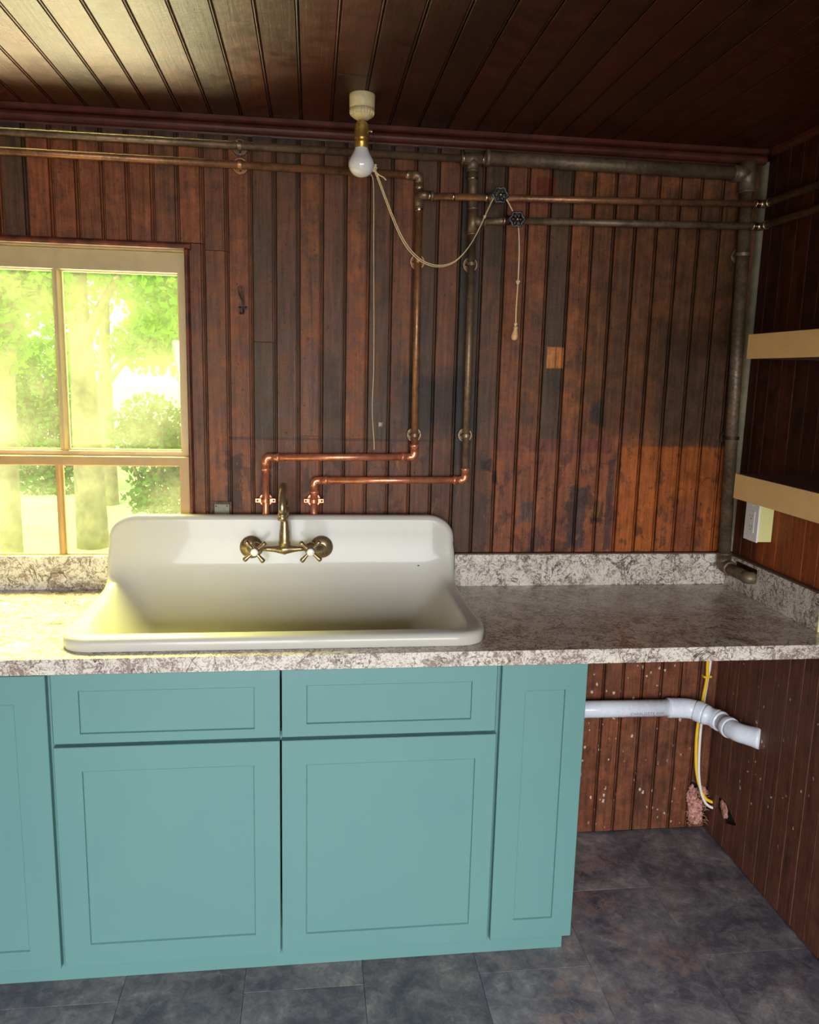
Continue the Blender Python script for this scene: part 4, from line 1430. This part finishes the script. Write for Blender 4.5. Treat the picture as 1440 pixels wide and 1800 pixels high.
mesh('elbow', tube(along(path, 0.70, 1.0, 14), [0.0305] * 9 + [0.031, 0.0315, 0.032, 0.033, 0.034, 0.0345], 28), M_pvc, dp, True)
# printed line on the straight pipe
cu = bpy.data.curves.new('pipe_print', 'FONT')
cu.body = 'CHARLOTTE PIPE'
cu.size = 0.0135
cu.space_character = 1.15
to = bpy.data.objects.new('tmp_text', cu)
COL.objects.link(to)
bpy.context.view_layer.update()
tm = bpy.data.meshes.new_from_object(to.evaluated_get(bpy.context.evaluated_depsgraph_get()))
bpy.data.objects.remove(to)
tv, tf = [], [tuple(p.vertices) for p in tm.polygons]
for v in tm.vertices:
    a = -0.42 + v.co.y / r0
    zc = 0.489 + 0.008 * ((-0.175 - (-0.343 + v.co.x)) / 0.725)
    tv.append((-0.343 + v.co.x, yp - (r0 + 0.0003) * math.cos(a), zc + (r0 + 0.0003) * math.sin(a)))
mesh('lettering', (tv, tf), M_ptext, mp, recalc=False)

cpts = [(-0.050, -0.016, 0.875), (-0.050, -0.014, 0.65), (-0.046, -0.012, 0.59), (-0.047, -0.011, 0.56), (-0.053, -0.010, 0.50), (-0.060, -0.010, 0.44), (-0.064, -0.011, 0.37), (-0.061, -0.013, 0.29),
        (-0.056, -0.020, 0.23), (-0.044, -0.030, 0.178), (-0.026, -0.036, 0.142), (-0.006, -0.040, 0.128), (0.012, -0.042, 0.124)]
yc = thing('yellow_cable', (-0.05, -0.016, 0.87), 'yellow electrical cable running down the corner behind the plastic drain pipe', 'cable')
mesh('cable', tube(spline(cpts), 0.0056, 10), M_yel, yc, True)
st = mesh('staple', join(box(-0.060, -0.033, -0.020, -0.017, 0.580, 0.5855, 0.001, 1), box(-0.0615, -0.056, -0.0195, -0.0005, 0.579, 0.5865, 0.001, 1), box(-0.037, -0.0315, -0.0195, -0.0005, 0.579, 0.5865, 0.001, 1)), M_yel, yc)
wc = [(-0.036, -0.010, 0.875), (-0.037, -0.009, 0.64), (-0.0395, -0.0075, 0.585), (-0.042, -0.006, 0.54), (-0.046, -0.006, 0.49), (-0.050, -0.012, 0.43), (-0.0535, -0.016, 0.37), (-0.0535, -0.021, 0.29), (-0.050, -0.027, 0.22),
      (-0.040, -0.034, 0.162), (-0.024, -0.040, 0.124), (-0.006, -0.046, 0.110), (0.012, -0.05, 0.106)]
tag(mesh('white_cable', tube(spline(wc), 0.0048, 10), M_wht, smooth=True), 'white electrical cable beside the yellow cable going into the corner hole', 'cable')


def clump(cx, cy, cz, sx, sy, sz, seed, sub=4):
    b = bmesh.new()
    bmesh.ops.create_icosphere(b, subdivisions=sub, radius=1)
    for v in b.verts:
        d = v.co.normalized()
        k = 1 + 0.42 * mnoise.noise(d * 1.7 + Vector((seed, 0, 0))) + 0.30 * mnoise.noise(d * 4.5 + Vector((seed, 3, 0))) + 0.22 * mnoise.noise(d * 11 + Vector((0, seed, 0)))
        v.co = Vector((cx + d.x * sx * k, min(cy + d.y * sy * k, 0.010), cz + d.z * sz * k))
        v.co.x = min(v.co.x, 0.010)
    b.verts.index_update()
    g = ([v.co.copy() for v in b.verts], [[v.index for v in f.verts] for f in b.faces])
    b.free()
    return g


fib = []
for k in range(150):
    a = random.uniform(0, 2 * PI)
    c = Vector((-0.045 + random.uniform(-.034, .034), -0.018 + random.uniform(-.012, .004), random.uniform(0.035, 0.165)))
    d = Vector((math.cos(a), random.uniform(-1, 0.1), math.sin(a))).normalized() * random.uniform(0.006, 0.02)
    e = c + d + Vector((0, 0, -0.004))
    e.y = min(e.y, -0.001)
    e.x = min(e.x, -0.002)
    fib.append(tube([c, (c + e) / 2 + Vector((0.002, -0.002, 0.002)), e], [0.0012, 0.0009, 0.0004], 4))
it = thing('insulation_tuft', (-0.045, -0.01, 0.1), 'ragged tuft of pink glass-wool insulation hanging from the hole in the floor corner', 'insulation')
mesh('wool', join(clump(-0.046, -0.010, 0.085, 0.026, 0.016, 0.050, 1.3), clump(-0.060, -0.008, 0.135, 0.018, 0.012, 0.034, 4.1), clump(-0.020, -0.006, 0.145, 0.014, 0.012, 0.022, 7.7),
                  clump(-0.034, -0.014, 0.052, 0.016, 0.012, 0.026, 9.2)), M_insul, it, True)
tag(mesh('fibres', join(*fib), M_insul, it, True), kind='stuff')
tag(mesh('insulation_tuft', join(clump(0.004, -0.118, 0.138, 0.005, 0.020, 0.026, 2.9, 3), clump(0.004, -0.100, 0.150, 0.004, 0.012, 0.016, 5.5, 3)), M_insul, smooth=True),
    'brown wad of glass wool plugging the round hole low in the right wall', 'insulation')

# ------------------------------------------------------------------ garden
struct('ground', box(-60, 60, 0.3, 90, -0.75, -0.5), M_grass, 'sunlit lawn outside the window', 'ground')


def leaves(n, blobs, size, seed):
    r = np.random.default_rng(seed)
    vol = np.array([b[3] * b[4] * b[5] for b in blobs]) ** 0.75
    idx = r.choice(len(blobs), n, p=vol / vol.sum())
    B = np.array(blobs)[idx]
    d = r.normal(size=(n, 3))
    d /= np.linalg.norm(d, axis=1, keepdims=True)
    rad = r.random((n, 1)) ** 0.45
    c = B[:, :3] + d * rad * B[:, 3:6]
    a = r.normal(size=(n, 3))
    a /= np.linalg.norm(a, axis=1, keepdims=True)
    b = np.cross(a, r.normal(size=(n, 3)))
    b /= np.linalg.norm(b, axis=1, keepdims=True)
    s = size * r.uniform(0.6, 1.3, (n, 1))
    V = np.concatenate([c - a * s, c + b * s * 0.55, c + a * s, c - b * s * 0.55], axis=1).reshape(-1, 3)
    F = np.arange(4 * n).reshape(-1, 4)
    return V.tolist(), F.tolist()


def tree(x, y, r, trunk, branches, blobs, n, size, leaf, label, seed, group='trees in the garden'):
    t = thing('tree', (x, y, -0.5), label, 'tree', group)
    mesh('trunk', tube(spline(trunk, 5), [r * (1.25 - 0.75 * k / (5 * (len(trunk) - 1))) for k in range(5 * (len(trunk) - 1) + 1)], 12), M_bark, t, True)
    for br in branches:
        m = 5 * (len(br) - 1)
        mesh('branch', tube(spline(br, 5), [r * 0.55 * (1 - 0.7 * k / m) for k in range(m + 1)], 9), M_bark, t, True)
    f = mesh('foliage', leaves(n, blobs, size, seed), leaf, t, recalc=False)
    f['kind'] = 'stuff'
    return t


tree(-3.95, 7.0, 0.15, [(-3.93, 7, -0.55), (-3.95, 7, 0.8), (-3.96, 7.0, 1.7), (-4.0, 7.1, 2.6), (-3.9, 7.2, 4.5)],
     [[(-3.96, 7, 1.75), (-3.7, 7.0, 2.3), (-3.35, 7.1, 2.9)], [(-3.97, 7, 1.9), (-4.2, 6.9, 2.5), (-4.5, 6.9, 3.0)]],
     [(-3.9, 7.2, 3.6, 1.4, 1.1, 1.1), (-3.1, 7.0, 2.75, 0.8, 0.7, 0.5), (-4.45, 7.1, 2.75, 0.55, 0.5, 0.5), (-3.0, 7.0, 2.2, 0.45, 0.4, 0.30)], 6500, 0.062, M_leafA,
     'forked maple with a thick trunk seen through the right window panes', 11)
tree(-4.45, 10.0, 0.115, [(-4.46, 10, -0.55), (-4.46, 10, 0.8), (-4.45, 10, 1.8), (-4.4, 10.1, 3.4)], [[(-4.45, 10, 1.3), (-4.1, 9.9, 1.7), (-3.7, 9.9, 2.0)]],
     [(-4.0, 10.2, 3.6, 1.3, 0.9, 0.9), (-3.2, 10.1, 2.4, 0.9, 0.7, 0.7), (-3.9, 10.1, 1.9, 0.6, 0.5, 0.35)], 5200, 0.07, M_leafA,
     'slender tree just right of the forked maple trunk', 12)
tree(-4.1, 5.0, 0.085, [(-4.12, 5.0, -0.55), (-4.1, 5.0, 0.6), (-4.06, 5.0, 1.5), (-4.0, 5.0, 2.6)], [[(-4.07, 5, 1.2), (-4.2, 5.0, 1.5), (-4.4, 5.0, 1.9)]],
     [(-4.1, 5.0, 2.3, 0.6, 0.4, 0.4), (-4.2, 5.0, 1.7, 0.35, 0.3, 0.3), (-3.75, 5.0, 2.25, 0.35, 0.3, 0.25)], 2600, 0.055, M_leafA,
     'thin tree at the left edge of the window view', 13)
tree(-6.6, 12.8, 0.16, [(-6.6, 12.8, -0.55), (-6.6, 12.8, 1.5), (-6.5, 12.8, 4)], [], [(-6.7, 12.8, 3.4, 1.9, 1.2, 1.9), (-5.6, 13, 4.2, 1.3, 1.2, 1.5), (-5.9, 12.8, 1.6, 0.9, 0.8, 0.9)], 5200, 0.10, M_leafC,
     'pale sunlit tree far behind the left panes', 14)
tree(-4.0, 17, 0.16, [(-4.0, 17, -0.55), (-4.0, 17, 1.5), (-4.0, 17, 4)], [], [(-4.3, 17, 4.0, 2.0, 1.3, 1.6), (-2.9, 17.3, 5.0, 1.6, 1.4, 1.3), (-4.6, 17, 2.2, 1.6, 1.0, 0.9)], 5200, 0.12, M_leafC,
     'pale sunlit tree far behind the right panes', 15)


def shrub(x, y, blobs, n, size, leaf, label, seed):
    t = thing('shrub', (x, y, -0.5), label, 'shrub', 'shrubs in the garden')
    for k in range(4):
        a = k * 1.7
        mesh('stem', tube([(x, y, -0.52), (x + 0.2 * math.cos(a), y + 0.1 * math.sin(a), 0.1), (x + 0.45 * math.cos(a), y + 0.2 * math.sin(a), 0.7)], [0.03, 0.025, 0.012], 7), M_bark, t, True)
    f = mesh('foliage', leaves(n, blobs, size, seed), leaf, t, recalc=False)
    f['kind'] = 'stuff'


shrub(-3.55, 8.7, [(-3.55, 8.7, 0.65, 0.6, 0.35, 0.60), (-3.0, 8.75, 0.4, 0.6, 0.35, 0.5), (-3.4, 8.7, -0.15, 0.6, 0.3, 0.4)], 4600, 0.05, M_leafB, 'dense green shrub behind the maple trunk at the right', 21)
shrub(-5.6, 11.0, [(-5.4, 11, 0.7, 0.7, 0.4, 0.8), (-6.0, 11.1, 1.1, 0.6, 0.4, 0.9), (-5.6, 11, -0.15, 0.7, 0.3, 0.5)], 4600, 0.06, M_leafB, 'dark green shrub behind the thin left tree', 22)
